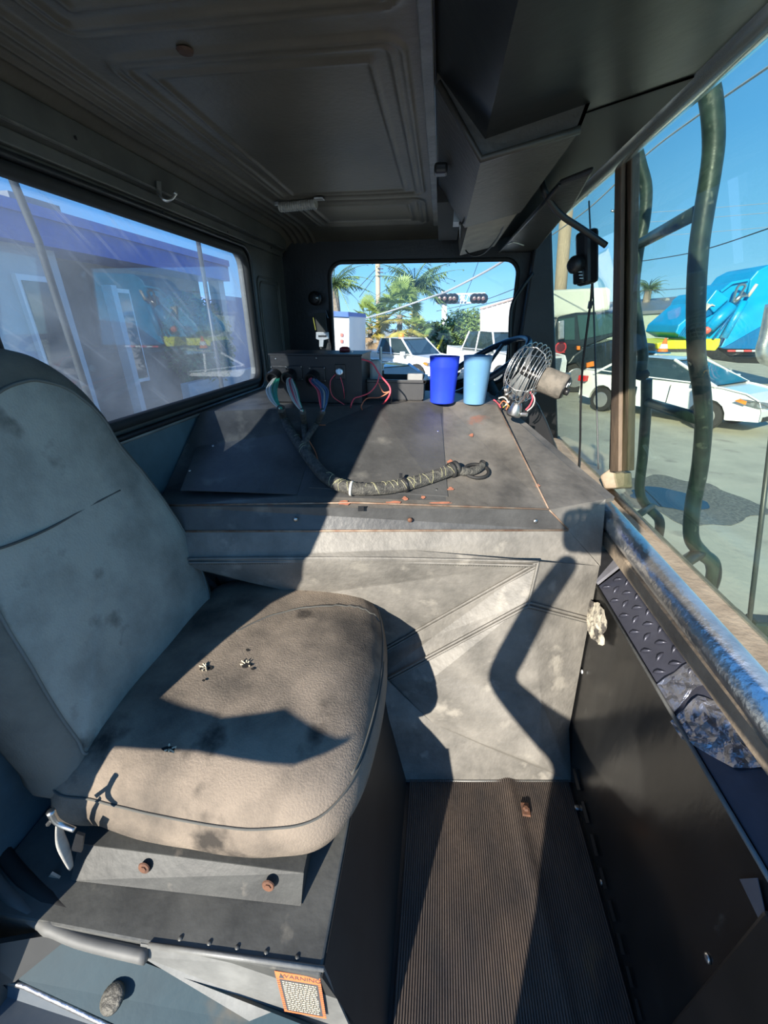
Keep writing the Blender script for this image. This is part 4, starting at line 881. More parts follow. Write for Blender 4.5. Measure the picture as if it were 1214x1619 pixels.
# rail screws
for px, py in ((120, 218), (258, 335), (360, 367), (429, 392)):
    obj('rail_screw', MB().ball(P(px, py, x=-.712), .004, 6, (.5, 1, 1)), blackm, wall_rear)

# ================================================================== JUST OUTSIDE THE WINDSHIELD
tubem = mat('dusty_green_tube', (.035, .06, .05), (.015, .028, .024), 24, .35, .2, .1, 50, spot=(.12, .14, .11), sscale=34, sth=.64)
mf = empty('mirror_bracket', (.95, 1.6, .4), 'dark green tubular mirror bracket outside the windshield', 'mirror bracket')
ya, yb = 1.55, 2.15
ta = [P(a, b_, y=ya) for a, b_ in ((1085, 60), (1112, 118), (1124, 160), (1128, 225), (1122, 280), (1112, 340), (1104, 400), (1100, 480), (1101, 560), (1109, 615), (1112, 670), (1106, 740), (1095, 800), (1093, 850), (1110, 875), (1126, 890), (1127, 915), (1113, 948))]
tb = [P(a, b_, y=yb) for a, b_ in ((1000, 215), (1012, 262), (1021, 300), (1018, 350), (1008, 400), (1002, 460), (1008, 510), (1016, 560), (1013, 590))]
tc_ = [P(a, b_, y=yb) for a, b_ in ((1022, 600), (1021, 650), (1016, 720), (1011, 775), (1022, 800), (1042, 822), (1040, 850), (1032, 872))]
obj('front_tube', MB().tube(cr(ta, 5), .0265, 14), tubem, mf, smooth=True)
obj('rear_upper_tube', MB().tube(cr(tb, 5), .023, 12), tubem, mf, smooth=True)
obj('rear_lower_tube', MB().tube(cr(tc_, 5), .024, 12), tubem, mf, smooth=True)
for (a, b_, y0, c_, d, y1, r_) in ((1012, 385, yb, 1112, 330, ya, .021), (1024, 636, yb, 1104, 662, ya, .021), (1003, 818, yb - .2, 1030, 800, yb, .018), (1060, 903, ya - .1, 1108, 872, ya, .024)):
    obj('cross_tube', MB().tube([P(a, b_, y=y0), P(c_, d, y=y1)], r_, 12), tubem, mf, smooth=True)
obj('tube_joint', MB().ball(P(1014, 592, y=yb), .035, 10, (1, 1, .8)), rubber, mf, smooth=True)
# post-side wiper, mirror rods
wp = empty('windshield_wiper', P(1000, 480, y=1.6), 'black wiper arm standing against the near windshield pane', 'wiper')
obj('wiper_blade', MB().slab([P(994, 380, y=1.62), P(1001, 378, y=1.62), P(992, 560, y=1.58), P(986, 560, y=1.58)], (0, .01, 0)), blackm, wp)
obj('wiper_arm', MB().tube(cr([P(1004, 612, y=1.6), P(996, 650, y=1.55), P(986, 685, y=1.5), P(979, 715, y=1.48)], 4), .007, 6), blackm, wp, smooth=True)
mr_ = empty('side_mirror', P(1200, 980, y=1.25), 'black mirror head and thin rod at the right edge of the view', 'mirror')
obj('rod', MB().tube([P(1225, 640, y=1.35), P(1184, 985, y=1.2)], .007, 8), mat('rod_dark', (.05, .06, .06), rough=.4), mr_, smooth=True)
obj('head', MB().box(P(1215, 1003, y=1.25), (.16, .06, .13)), mat('green_black', (.015, .03, .025), rough=.12), mr_, bevel=.01)
fmr = empty('tall_mirror', P(862, 540, y=2.4), 'tall narrow black mirror outside the far door', 'mirror')
obj('mirror_head', MB().slab([P(857, 412, y=2.42), P(873, 403, y=2.42), P(875, 676, y=2.42), P(867, 680, y=2.42), P(857, 650, y=2.42)], (0, .05, 0)), mat('mirror_black', (.012, .02, .026), rough=.2), fmr, bevel=.006)
obj('mirror_glass', MB().slab([P(859, 418, y=2.415), P(871, 412, y=2.415), P(872, 430, y=2.415), P(859, 434, y=2.415)], (0, .003, 0)), chrome, fmr)
for r0, r1 in ((430, 440), (600, 590)): obj('mirror_arm', MB().tube([P(866, r0, y=2.44), P(850, r1, y=2.17)], .009, 6), blackm, fmr)
lb = MB().bb((-.8, .25, -.95), (.66, 2.18, -.055)); obj('cab_lower_body', lb, bodyblue, None, label='faded blue lower cab body below the floor', cat='truck body', bevel=.02)
obj('entry_step', MB().bb((-.5, -.75, -.74), (.5, .22, -.70)), steelbox, None, label='steel entry step below the open doorway', cat='step')

# ================================================================== YARD
ZG = -1.1
gd = MB().bb((-60, -30, ZG - .1), (90, 120, ZG)); obj('ground', gd, asphalt, None, kind='structure')
gm = mat('damp_gravel', (.20, .19, .15), (.10, .095, .08), 26, .6, 0, .5, 40, contrast=(.42, .58))
def blob(px0, py0, px1, py1, n, wob, seed, dz):
    b = MB(); c0 = P(px0, py0, z=ZG); c1 = P(px1, py1, z=ZG); ring = []
    cxy = (c0 + c1) / 2; dd = (c1 - c0) / 2; pp = Vector((-dd.y, dd.x, 0)).normalized() * wob
    for k in range(n):
        a = k * 2 * math.pi / n; s_ = 1 + .35 * noise.noise(Vector((math.cos(a) * 2, math.sin(a) * 2, seed))); ring.append(cxy + (dd * math.cos(a) + pp * math.sin(a)) * s_ + Vector((0, 0, dz)))
    b.add(ring + [p_ - Vector((0, 0, .004)) for p_ in ring], [tuple(range(n))] + [(i, (i + 1) % n, n + (i + 1) % n, n + i) for i in range(n)]); return b
obj('gravel_patch', blob(985, 765, 1200, 815, 50, .95, 2, .005), gm, None, label='damp gravel around the puddle outside the windshield', cat='gravel', kind='stuff')
pm = mat('puddle_water', (.01, .015, .02), rough=.02, spec=1)
obj('puddle', blob(1000, 775, 1120, 805, 40, .42, 5, .010), pm, None, label='rain puddle reflecting blue sky on the yard', cat='puddle')

def xf(mb, M):
    mb.v = [M @ p_ for p_ in mb.v]; return mb
def frame_(c, d):
    d = Vector((d[0], d[1], 0)).normalized(); p_ = Vector((-d.y, d.x, 0)); M = Matrix((d, p_, Vector((0, 0, 1)))).transposed().to_4x4(); M.translation = Vector(c); return M
rimm = mat('alloy_rim', (.6, .6, .6), (.5, .5, .5), 10, .3, .8)
def wheel(M, x, y, r, wd, root, side):
    ax_ = (M.to_3x3() @ Vector((0, side, 0))); c = M @ Vector((x, y, r))
    t = obj('wheel', MB().lathe([(r * .62, 0), (r * .95, 0), (r, wd * .15), (r, wd * .85), (r * .95, wd), (r * .64, wd), (r * .62, wd * .6), (.001, wd * .6)], c - ax_ * wd * .5, ax_, 28), tyre, root, smooth=False)
    b = MB().lathe([(r * .64, wd * .98), (r * .60, wd * 1.0), (r * .56, wd * .7), (.001, wd * .65)], c - ax_ * wd * .5, ax_, 24); q_ = ax_.to_track_quat('Z', 'Y')
    for k in range(10):
        a = k * math.pi / 5; b.tube([c + ax_ * wd * .36 + q_ @ Vector((math.cos(a) * r * .08, math.sin(a) * r * .08, 0)), c + ax_ * wd * .42 + q_ @ Vector((math.cos(a) * r * .6, math.sin(a) * r * .6, 0))], r * .045, 5)
    b.lathe([(r * .14, 0), (r * .12, .02), (.001, .025)], c + ax_ * wd * .36, ax_, 12)
    obj('wheel_rim', b, rimm, t)
def arch(cx, r, n=8): return [(cx + r * math.cos(math.pi * (1 - i / n)), .30 + r * math.sin(math.pi * (1 - i / n))) for i in range(n + 1)]
def vehicle(name, label, cat, c, d, L, Wd, body, cabin, wheels, wr, paint, hs=1, lights=True, grille=None):
    """body: upper silhouette list (x,z) rear->front; cabin: (x0b,x0t,x1t,x1b,zb,zt); wheels x list"""
    M = frame_(c, d); root = empty(name, c, label, cat)
    low_ = []
    for wx in sorted(wheels): low_ += arch(wx, wr * 1.18)
    prof = [(body[0][0], .34)] + low_ + [(body[-1][0], .34)]
    pts = [Vector((x, 0, z * hs)) for x, z in prof] + [Vector((x, 0, z * hs)) for x, z in reversed(body)]
    b = MB(); hw = Wd / 2
    zt_ = max(z for _, z in body)
    def wf(x): return 1 - .15 * min(1.1, abs(x) / (L / 2)) ** 5
    def ring(yy, tum):
        return [Vector((p_.x, yy * (1 - .04 * max(0, p_.z - .5)) * wf(p_.x), p_.z)) for p_ in pts]
    r1, r2, r3, r4 = ring(-hw * .93, 1), ring(-hw, 1), ring(hw, 1), ring(hw * .93, 1)
    for p_ in r1 + r4: p_.z = p_.z - .0 if p_.z < .5 else p_.z + .035
    b.rings([r1, r2, r3, r4]); xf(b, M); obj('body', b, paint, root, bevel=.05)
    x0b, x0t, x1t, x1b, zb, zt2 = cabin; zb *= hs; zt2 *= hs; i1, i2 = hw * .93, hw * .76
    b = MB(); b.rings([[Vector((x0b, -i1, zb)), Vector((x1b, -i1, zb)), Vector((x1b, i1, zb)), Vector((x0b, i1, zb))], [Vector((x0t, -i2, zt2)), Vector((x1t, -i2, zt2)), Vector((x1t, i2, zt2)), Vector((x0t, i2, zt2))]])
    xf(b, M); obj('window_glass', b, carglass, root)
    b = MB(); b.grid(lambda u, v: Vector((x0t - .06 + u * (x1t - x0t + .12), (v * 2 - 1) * (i2 + .03), zt2 - .01 + .05 * math.sin(u * math.pi) * math.cos((v - .5) * 2.2))), 10, 8)
    b.grid(lambda u, v: Vector((x0t - .06 + u * (x1t - x0t + .12), (v * 2 - 1) * (i2 + .03), zt2 - .03)), 2, 2); xf(b, M); obj('roof', b, paint, root, smooth=True)
    for s in (-1, 1):
        for (xa, xb) in ((x0b, x0t), (x1b, x1t), ((x0b + x1b) / 2 - .12, (x0t + x1t) / 2 - .08)):
            b = MB().tube([(xa, s * i1, zb - .03), (xb, s * (i2 + .01), zt2)], .035, 6); xf(b, M); obj('pillar', b, paint, root)
        b = MB().box((x1b - .35, s * (hw + .08), zb + .06), (.12, .2, .14)); xf(b, M); obj('door_mirror', b, paint, root, bevel=.03)
        for wx in wheels: wheel(M, wx, s * (hw - .12), wr, .2, root, s)
        if lights:
            xe = body[-1][0]
            b = MB().slabn([(xe + .01, s * hw * .50, .60 * hs), (xe - .06, s * (hw * wf(xe - .06) + .01), .62 * hs), (xe - .40, s * (hw * wf(xe - .4) + .025), .70 * hs), (xe - .45, s * (hw * wf(xe - .45) + .01), .77 * hs), (xe - .16, s * (hw * wf(xe - .16) + .0), .745 * hs), (xe - .03, s * hw * .50, .70 * hs)], .03 * s); xf(b, M); obj('headlight', b, mat('headlamp', (.30, .33, .35), (.12, .13, .14), 14, .1, .3), root)
            b = MB().slabn([(xe - .30, s * (hw * wf(xe - .3) + .03), .675 * hs), (xe - .50, s * (hw + .012), .735 * hs), (xe - .42, s * (hw + .012), .78 * hs), (xe - .30, s * (hw * wf(xe - .3) + .03), .74 * hs)], .03 * s); xf(b, M); obj('indicator', b, mat('amber', (.9, .25, .04), rough=.2), root)
            xr = body[0][0]; b = MB().box((xr + .10, s * (hw - .05), .8 * hs), (.24, .16, .16)); xf(b, M); obj('tail_light', b, mat('tail_red', (.6, .03, .03), rough=.2), root, bevel=.02)
    if grille:
        xe = body[-1][0]; z0, z1, hwg = grille; b = MB()
        for k in range(4): b.box((xe + .02, 0, z0 + (z1 - z0) * (k + .5) / 4), (.05, hwg * 2, (z1 - z0) / 9))
        b.box((xe - .005, 0, (z0 + z1) / 2), (.03, hwg * 2.1, (z1 - z0) * 1.1)); xf(b, M); obj('grille', b, steel, root)
        b = MB().box((xe + .03, 0, z0 - .17), (.16, Wd * .98, .2)); xf(b, M); obj('bumper', b, chrome, root, bevel=.03)
    return root, M
car, CM = vehicle('sedan', 'white compact sedan parked outside the windshield', 'car', (6.17, 12.10, ZG), (.605, -.796), 4.5, 1.76,
    [(-2.15, .55), (-2.2, .95), (-2.05, 1.04), (-1.5, 1.04), (-.4, 1.0), (.9, .98), (1.5, .93), (1.95, .86), (2.2, .74), (2.3, .55), (2.32, .36)], (-1.75, -.95, .25, 1.35, .98, 1.43), (-1.35, 1.33), .33, white, hs=1.06)
b = MB().slabn([(2.33, -.35, .66), (2.33, .35, .66), (2.33, .35, .75), (2.33, -.35, .75)], .02); xf(b, CM); obj('grille', b, steel, car)
b = MB().slabn([(2.32, -.6, .36), (2.32, .6, .36), (2.32, .6, .46), (2.32, -.6, .46)], .02); xf(b, CM); obj('air_intake', b, blackm, car)
for s in (-.88, .88):
    b = MB().box((-.2, s * 1.005, .84), (.16, .02, .03)); xf(b, CM); obj('door_handle', b, white, car)
    b = MB().box((.42, s * 1.0, .65), (.012, .012, .6)); xf(b, CM); obj('door_gap', b, blackm, car)
# --- things seen through the far door window
pk, _m = vehicle('pickup_truck', 'white crew cab pickup facing the camera beyond the cups', 'pickup', (2.35, 17.6, ZG + .15), (.42, -.9), 5.6, 2.25,
    [(-3.0, .9), (-3.0, 1.25), (-.9, 1.25), (1.2, 1.27), (2.6, 1.16), (2.75, 1.0), (2.8, .5)], (-1.2, -1.0, .75, 1.35, 1.22, 1.88), (-1.8, 1.8), .42, white, grille=(.70, 1.08, .62))
sv, _m = vehicle('service_truck', 'small white service truck with amber beacon behind the blue car', 'pickup', (-1.35, 17.0, ZG + .30), (.80, -.60), 4.4, 1.8,
    [(-2.2, .7), (-2.2, 1.0), (-.7, 1.0), (.9, .98), (2.0, .86), (2.1, .7), (2.15, .45)], (-.75, -.6, .45, 1.1, .96, 1.5), (-1.3, 1.35), .34, white)
b = MB().lathe([(.11, 0), (.11, .08), (.08, .12), (.01, .13)], (-.2, 0, 1.54), (0, 0, 1), 12); xf(b, _m); obj('amber_beacon', b, mat('beacon', (.95, .3, .02), rough=.3), sv, smooth=True)
dk = mat('dark_blue_paint', (.03, .09, .20), (.02, .06, .14), 3, .12, .2, coat=.8)
vehicle('blue_car', 'dark blue car parked just beyond the far door', 'car', (-1.25, 8.7, ZG + .15), (.72, -.69), 4.3, 1.75,
    [(-2.1, .6), (-2.1, .98), (-1.5, 1.05), (-.4, 1.0), (.9, .98), (1.5, .90), (2.0, .76), (2.15, .45)], (-1.8, -.95, .2, 1.2, .98, 1.40), (-1.3, 1.3), .32, dk, lights=True)
def photo_slab(px, y, depth, mb=None):
    mb = mb or MB(); return mb.slab([P(a, b_, y=y) for a, b_ in px], (0, depth, 0))
whiteb = mat('white_box_side', (.74, .73, .72), (.66, .65, .64), 1, .6, stretch=(4, 1, .3))
bt = empty('box_truck', P(790, 600, y=26), 'large white box truck behind the white pickup', 'truck')
obj('cargo_box', MB().slab([P(759, 488, y=24), P(830, 468, y=23), P(830, 566, y=23), P(759, 560, y=24)], (.5, 6, 0)), whiteb, bt)
for k in range(9):
    px = 761 + k * 8; obj('side_rib', MB().slab([P(px, 489 - k * 2.2, y=23.9 - k * .11), P(px + 1.2, 489 - k * 2.3, y=23.9 - k * .11), P(px + 1.2, 560, y=23.9 - k * .11), P(px, 560, y=23.9 - k * .11)], (0, -.06, 0)), whiteb, bt)
obj('roof_rail', MB().tube([P(759, 488, y=23.95), P(830, 467, y=22.95)], .06, 6), colm('rail_pinkgrey', (.5, .40, .38)), bt)
tl = empty('white_trailer', P(535, 560, y=13.5), 'white trailer with blue top edge at the left of the far window', 'trailer')
obj('trailer_box', photo_slab([(505, 498), (552, 500), (552, 575), (505, 575)], 13.5, 3), whiteb, tl)
obj('blue_top', photo_slab([(505, 491), (550, 493), (551, 501), (505, 499)], 13.4, 3.2), colm('trailer_blue', (.04, .13, .50)), tl)
b = MB()
for r0 in (527, 537): b.slab([P(538, r0, y=13.45), P(542, r0, y=13.45), P(542, r0 + 5, y=13.45), P(538, r0 + 5, y=13.45)], (0, .02, 0))
obj('red_decal', b, colm('decal_red', (.75, .15, .12)), tl)
ct = empty('shipping_container', P(745, 545, y=29), 'faded pink and orange shipping container behind the hedge', 'container')
obj('container_body', photo_slab([(732, 521), (775, 517), (775, 560), (732, 560)], 29, 3), colm('faded_pink', (.62, .42, .37)), ct)
b = MB()
for k in range(5): b.slab([P(747 + k * 3, 520, y=28.95), P(749 + k * 3, 520, y=28.95), P(749 + k * 3, 545, y=28.95), P(747 + k * 3, 545, y=28.95)], (0, -.08, 0))
obj('container_rib', b, colm('container_orange', (.75, .30, .12)), ct)
fen = empty('metal_fence', P(580, 570, y=21), 'grey corrugated fence under the palms', 'fence')
for k in range(26):
    px = 556 + k * 3.4; obj('fence_panel', photo_slab([(px, 546), (px + 2.9, 546), (px + 2.9, 580), (px, 580)], 21 + .05 * (k % 2), .05), colm('fence_grey', (.30, .30, .32)), fen)
# utility pole, crossing gantry, wires
wood = mat('utility_pole_wood', (.50, .40, .29), (.36, .28, .20), 6, .9, stretch=(6, 6, .5))
up = empty('utility_pole', P(597, 560, y=30), 'wooden utility pole behind the tall palm', 'utility pole')
obj('pole_shaft', MB().tube([P(599, 580, y=30), P(597, 405, y=30)], .16, 10), wood, up, smooth=True)
for r_ in (424, 430, 436): obj('insulator_arm', MB().tube([P(597, r_, y=29.8), P(606, r_ + 1, y=29.8)], .04, 6), steel, up)
gn = empty('crossing_signal', P(703, 560, y=32), 'railway crossing signal gantry with red flasher lamps', 'traffic signal')
gw = mat('gantry_white', (.70, .72, .74), rough=.5)
obj('mast', MB().tube([P(702, 560, y=32), P(701, 460, y=32)], .14, 8), gw, gn); obj('mast', MB().tube([P(706, 560, y=32), P(705, 470, y=32)], .06, 6), gw, gn)
for r_ in (465, 479): obj('beam_chord', MB().tube([P(690, r_ + 1, y=32), P(767, r_ - 1, y=32)], .06, 6), gw, gn)
b = MB()
for k in range(7): b.tube([P(692 + k * 11, 479, y=32), P(697 + k * 11, 465, y=32)], .03, 4); b.tube([P(697 + k * 11, 465, y=32), P(703 + k * 11, 479, y=32)], .03, 4)
obj('truss_web', b, gw, gn)
for px in (695, 703, 712, 718, 750, 757, 764):
    obj('flasher_lamp', MB().lathe([(.30, 0), (.32, .05), (.22, .12), (.12, .3), (.01, .3)], P(px, 472, y=31.7), (-.1, -1, 0), 16), blackm, gn); obj('lamp_lens', MB().lathe([(.12, 0), (.01, .02)], P(px, 472, y=31.35), (-.1, -1, 0), 10), colm('lens_red', (.10, .05, .05)), gn)
obj('cross_buck', MB().tube([P(728, 468, y=31.8), P(735, 477, y=31.8)], .08, 4).tube([P(735, 468, y=31.8), P(728, 477, y=31.8)], .08, 4), gw, gn)
ga = MB().tube([P(686, 566, y=24), P(701, 530, y=24)], .07, 6); obj('gate_arm', ga, colm('gate_yellow', (.85, .70, .06)), None, label='yellow barrier arm slanting before the hedge', cat='barrier')
def cable(px, y0, y1, r_, label, m_=None, sag=0):
    a, d = P(*px[0], y=y0), P(*px[-1], y=y1); pts = [P(p_[0], p_[1], y=y0 + (y1 - y0) * i / (len(px) - 1)) for i, p_ in enumerate(px)]
    return wire('overhead_cable', pts, r_, m_ or mat('cable_dark', (.06, .07, .08), rough=.6), label, 'cable')
lightc = mat('cable_grey', (.42, .43, .45), (.25, .26, .28), 60, .6)
cable([(545, 512), (610, 494), (680, 470), (706, 461), (770, 428), (815, 400)], 20, 14, .035, 'thick pale overhead cable crossing the far door window', lightc)
cable([(560, 462), (597, 423)], 34, 30, .02, 'thin wire left of the utility pole'); cable([(568, 470), (596, 432)], 34, 30, .02, 'second thin wire left of the utility pole')
cable([(690, 492), (760, 476), (815, 456)], 36, 30, .022, 'thin wire below the crossing gantry'); cable([(712, 516), (738, 462), (757, 412)], 36, 30, .018, 'steep thin wire right of the crossing gantry')
cable([(812, 470), (700, 497)], 30, 36, .02, 'lower thin wire below the crossing gantry')
cable([(860, 380), (930, 330), (1020, 246), (1110, 178), (1235, 92)], 14, 6, .014, 'twisted pale overhead cable crossing the windshield top', lightc)
cable([(1000, 415), (1100, 398), (1230, 356)], 26, 16, .02, 'dark wire slanting across the windshield sky'); cable([(1000, 461), (1130, 453), (1240, 442)], 34, 26, .02, 'dark wire above the warehouse roof')
for i, r_ in enumerate((330, 345, 368)): cable([(1000, r_ + 8), (1110, r_), (1230, r_ - 10)], 44, 34, .014, ('faint wire highest in the windshield sky', 'faint wire below the highest one', 'faint wire above the slanting dark wire')[i], lightc)
up2 = empty('street_pole', P(882, 620, y=24), 'weathered wooden pole seen through the far windshield pane', 'utility pole')
obj('pole_shaft', MB().tube([P(878, 560, y=22), P(898, 300, y=22)], .27, 12), wood, up2, smooth=True)
obj('street_lamp', MB().tube(cr([P(1004, 560, y=28), P(1002, 400, y=28), P(994, 345, y=28), P(966, 333, y=28)], 6), .06, 6), steel, None, smooth=True, label='slim street lamp beside the windshield post', cat='street lamp')
# palms and plants
leafg = mat('palm_green', (.17, .25, .07), (.08, .14, .05), 3, .5); leafy = mat('palm_yellow', (.42, .33, .06), (.26, .26, .06), 3, .5); leafd = mat('palm_dark', (.08, .14, .06), (.05, .09, .04), 3, .5)
leafl = mat('palm_light', (.25, .34, .09), (.14, .22, .06), 3, .5); trunkm = mat('palm_trunk', (.28, .24, .19), (.17, .14, .11), 12, .9); deadl = mat('dry_frond', (.34, .24, .14), (.24, .17, .10), 6, .9)
def feather(c, az, el, L, m_, root, droop=1.0, w_=.32):
    d = Vector((math.cos(az), math.sin(az), 0)); pts = []
    for k in range(13):
        t = k / 12; pts.append(c + d * (L * t * math.cos(el * (1 - t * .6))) + Vector((0, 0, L * (math.sin(el) * t - droop * .5 * t * t))))
    b = MB().tube(pts, lambda t: .025 * (1 - t) + .006, 4); s = Vector((-d.y, d.x, 0))
    for k in range(1, 13):
        for h in (0, .5):
            p_ = pts[k - 1].lerp(pts[k], 1 - h); t = (k - h) / 12; ll = w_ * L * .55 * math.sin(min(1, t * 1.25 + .12) * math.pi) ** .6 if t < .97 else w_ * .25
            for sg in (-1, 1):
                tip = p_ + s * sg * ll * .75 + d * ll * .55 + Vector((0, 0, -ll * random.uniform(.35, .9))); mid = p_.lerp(tip, .5) + Vector((0, 0, ll * .12)); e_ = d * .022 * L * .5
                b.add([p_ - e_, p_ + e_, mid + e_, mid - e_, tip], [(0, 1, 2, 3), (3, 2, 4)])
    return obj('frond', b, m_, root, recalc=False)
def palm(name, label, base, top, n, L, ms, trunk_r=.16, w_=.32, cat='palm tree'):
    root = empty(name, base, label, cat); b = MB().tube(cr([base, base.lerp(top, .5) + Vector((.1, 0, 0)), top], 6), lambda t: trunk_r * (1.15 - .3 * t), 10); obj('trunk', b, trunkm, root, smooth=True)
    for k in range(n):
        az = k * 2.399 + random.uniform(-.2, .2); el = random.uniform(.35, 1.4) if k % 3 else random.uniform(-.3, .4)
        feather(top + Vector((0, 0, .05)), az, el, L * random.uniform(.8, 1.1), random.choice(ms), root, random.uniform(.5, 1.3), w_)
    return root
yp = 23
t_ = P(655, 455, y=yp); palm('royal_palm', 'tall feathery palm in the middle of the far window', Vector((t_.x - .1, yp, ZG)), t_, 34, 2.35, [leafd, leafg, leafd], .14, .5)
t_ = P(528, 452, y=21); palm('royal_palm', 'feathery palm cut by the left edge of the far window', Vector((t_.x, 21, ZG)), t_, 24, 1.8, [leafg, leafd, leafl], .2, .42)
def fanpalm(label, c, n, rad, seed):
    random.seed(seed); root = empty('fan_palm', Vector((c.x, c.y, ZG)), label, 'palm tree'); obj('trunk', MB().tube([Vector((c.x, c.y, ZG)), c], .12, 8), trunkm, root)
    for k in range(n):
        az = k * 2.399; t = k / n; el = 1.35 - 2.2 * t + random.uniform(-.25, .25); c0 = c + Vector((0, 0, .45 * rad * (.5 - t)))
        m_ = leafl if t < .38 else (leafg if t < .52 else (leafy if t < .85 else deadl)); d = Vector((math.cos(az) * math.cos(el), math.sin(az) * math.cos(el), math.sin(el))); h = c0 + d * rad * random.uniform(.40, .62)
        b = MB().tube([c0, h], .012, 4); s = d.cross(Vector((0, 0, 1))).normalized(); tw = random.uniform(-.7, .7); s = (s * math.cos(tw) + s.cross(d) * math.sin(tw)).normalized()
        for q_ in range(-9, 10):
            a = q_ * .19; t2 = d * math.cos(a) + s * math.sin(a); tip = h + t2 * rad * .42 * random.uniform(.8, 1.05) + Vector((0, 0, -.09 * rad)); sd_ = (s * math.cos(a) - d * math.sin(a)) * rad * .020; mid = h.lerp(tip, .55) + Vector((0, 0, .02 * rad))
            b.add([h, mid + sd_, tip, mid - sd_], [(0, 1, 2, 3)])
        obj('fan_leaf', b, m_, root, recalc=False)
fanpalm('bright fan palm with yellow lower leaves in the far window centre', P(632, 498, y=20), 46, 1.5, 3)
fanpalm('yellowing fan palm in front of the corrugated fence', P(585, 512, y=20.5), 32, 1.2, 4)
fanpalm('low fan palm right of the yellow leaved one', P(655, 530, y=19.5), 26, .95, 6)
t_ = P(1025, 458, y=40); random.seed(9); palm('small_palm', 'small distant palm above the warehouse roof', Vector((t_.x, 40, ZG)), t_, 26, 1.5, [leafd, leafg], .3, .5)
def bush(name, label, c, rx, ry, rz, n, ls, ms, seed, cat='shrub'):
    random.seed(seed); root = empty(name, Vector((c.x, c.y, c.z - rz)), label, cat); b = MB(); obj('branches', MB().tube([Vector((c.x, c.y, ZG)), c], .08, 6), trunkm, root)
    for m_ in ms:
        b = MB()
        for k in range(n // len(ms)):
            v = Vector((random.gauss(0, 1), random.gauss(0, 1), random.gauss(0, 1))).normalized() * random.uniform(.6, 1.0) * (1 + .25 * noise.noise(Vector((k * .1, seed, 0))))
            p_ = c + Vector((v.x * rx, v.y * ry, v.z * rz)); a = Vector((random.uniform(-1, 1), random.uniform(-1, 1), random.uniform(-.6, 1))).normalized() * ls; d = a.orthogonal().normalized() * ls * .4
            b.add([p_ - a, p_ + d, p_ + a, p_ - d], [(0, 1, 2, 3)])
        obj('foliage', b, m_, root, recalc=False, kind='stuff')
hg = mat('hedge_green', (.14, .22, .05), (.08, .13, .035), 3, .6)
bush('hedge', 'round green hedge right of the crossing mast', P(738, 535, y=27), 1.9, 1.5, 1.6, 5000, .13, [hg, leafg, leafl], 11)
bush('grass_clump', 'tall grassy clump behind the service truck', P(683, 545, y=25), 1.3, 1, 1.2, 2500, .15, [leafg, leafd], 12, 'shrub')
bush('distant_trees', 'low tree line on the horizon behind the crossing', P(705, 545, y=46), 5, 2, 1.9, 2500, .3, [hg, leafd], 13, 'tree')
obj('distant_roof', photo_slab([(683, 521), (718, 520), (718, 530), (683, 531)], 44, 3), colm('roof_olive', (.2, .19, .13)), None, label='flat olive roof on the horizon below the gantry', cat='building')
# --- right: black truck, warehouse, garbage truck
ftk = empty('black_truck', (4.6, 16.8, ZG), 'black box truck with red door emblem behind the camera cables', 'truck')
Q = lambda cx, cy: (840 + cx / 3.246, 340 + cy / 3.246)
tb_ = mat('truck_black', (.025, .035, .04), (.015, .022, .026), 3, .15, .1, coat=.6); YT = 16.2
obj('cab', photo_slab([Q(115, 600), Q(140, 520), Q(230, 500), Q(470, 490), Q(480, 610), Q(400, 630), Q(250, 690), Q(215, 745), Q(180, 770), Q(115, 770)], YT, 2.3), tb_, ftk, bevel=.05)
obj('hood', photo_slab([Q(180, 770), Q(215, 720), Q(270, 680), Q(420, 640), Q(640, 660), Q(640, 780), Q(410, 790), Q(260, 800), Q(230, 760)], YT - .1, 2.4), tb_, ftk, bevel=.06)
obj('windshield', photo_slab([Q(235, 515), Q(470, 505), Q(480, 590), Q(250, 640)], YT - .03, .1), mat('truck_glass', (.04, .09, .09), rough=.08), ftk)
obj('door_window', photo_slab([Q(140, 535), Q(222, 525), Q(222, 640), Q(135, 640)], YT - .04, .1), MATS['truck_glass'], ftk)
obj('mirror', photo_slab([Q(140, 545), Q(170, 540), Q(170, 635), Q(140, 640)], YT - .4, .15), chrome, ftk, bevel=.03)
obj('cargo_box', photo_slab([Q(100, 385), Q(390, 370), Q(410, 380), Q(405, 488), Q(100, 530)], YT + .4, 3.2), mat('box_cream', (.62, .66, .58), (.55, .58, .52), 2, .5), ftk, bevel=.08)
c = P(*Q(150, 680), y=YT - .03); obj('door_emblem', MB().lathe([(.20, 0), (.19, .01), (.01, .012)], c, (0, -1, 0), 24), colm('emblem_red', (.55, .05, .06)), ftk)
obj('emblem_centre', MB().lathe([(.15, 0), (.14, .01), (.01, .012)], c - Vector((0, .012, 0)), (0, -1, 0), 24), colm('emblem_dark', (.12, .02, .03)), ftk)
b = MB()
for k, (a0_, a1_, r0) in enumerate(((132, 170, 694), (130, 172, 702))): b.slab([P(*Q(a0_, r0), y=YT - .05), P(*Q(a1_, r0), y=YT - .05), P(*Q(a1_, r0 + 5), y=YT - .05), P(*Q(a0_, r0 + 5), y=YT - .05)], (0, .02, 0))
obj('emblem_lettering', b, MATS['emblem_red'], ftk)
obj('marker_light', photo_slab([Q(285, 760), Q(320, 750), Q(322, 775), Q(285, 783)], YT - .2, .15), mat('amber', (.9, .25, .04), rough=.2), ftk)
obj('side_marker', photo_slab([Q(235, 672), Q(250, 672), Q(250, 692), Q(235, 692)], YT - .15, .1), MATS['amber'], ftk)
wheel(frame_((4.97, 16.35, ZG), (1, 0)), 0, 0, .52, .32, ftk, -1)
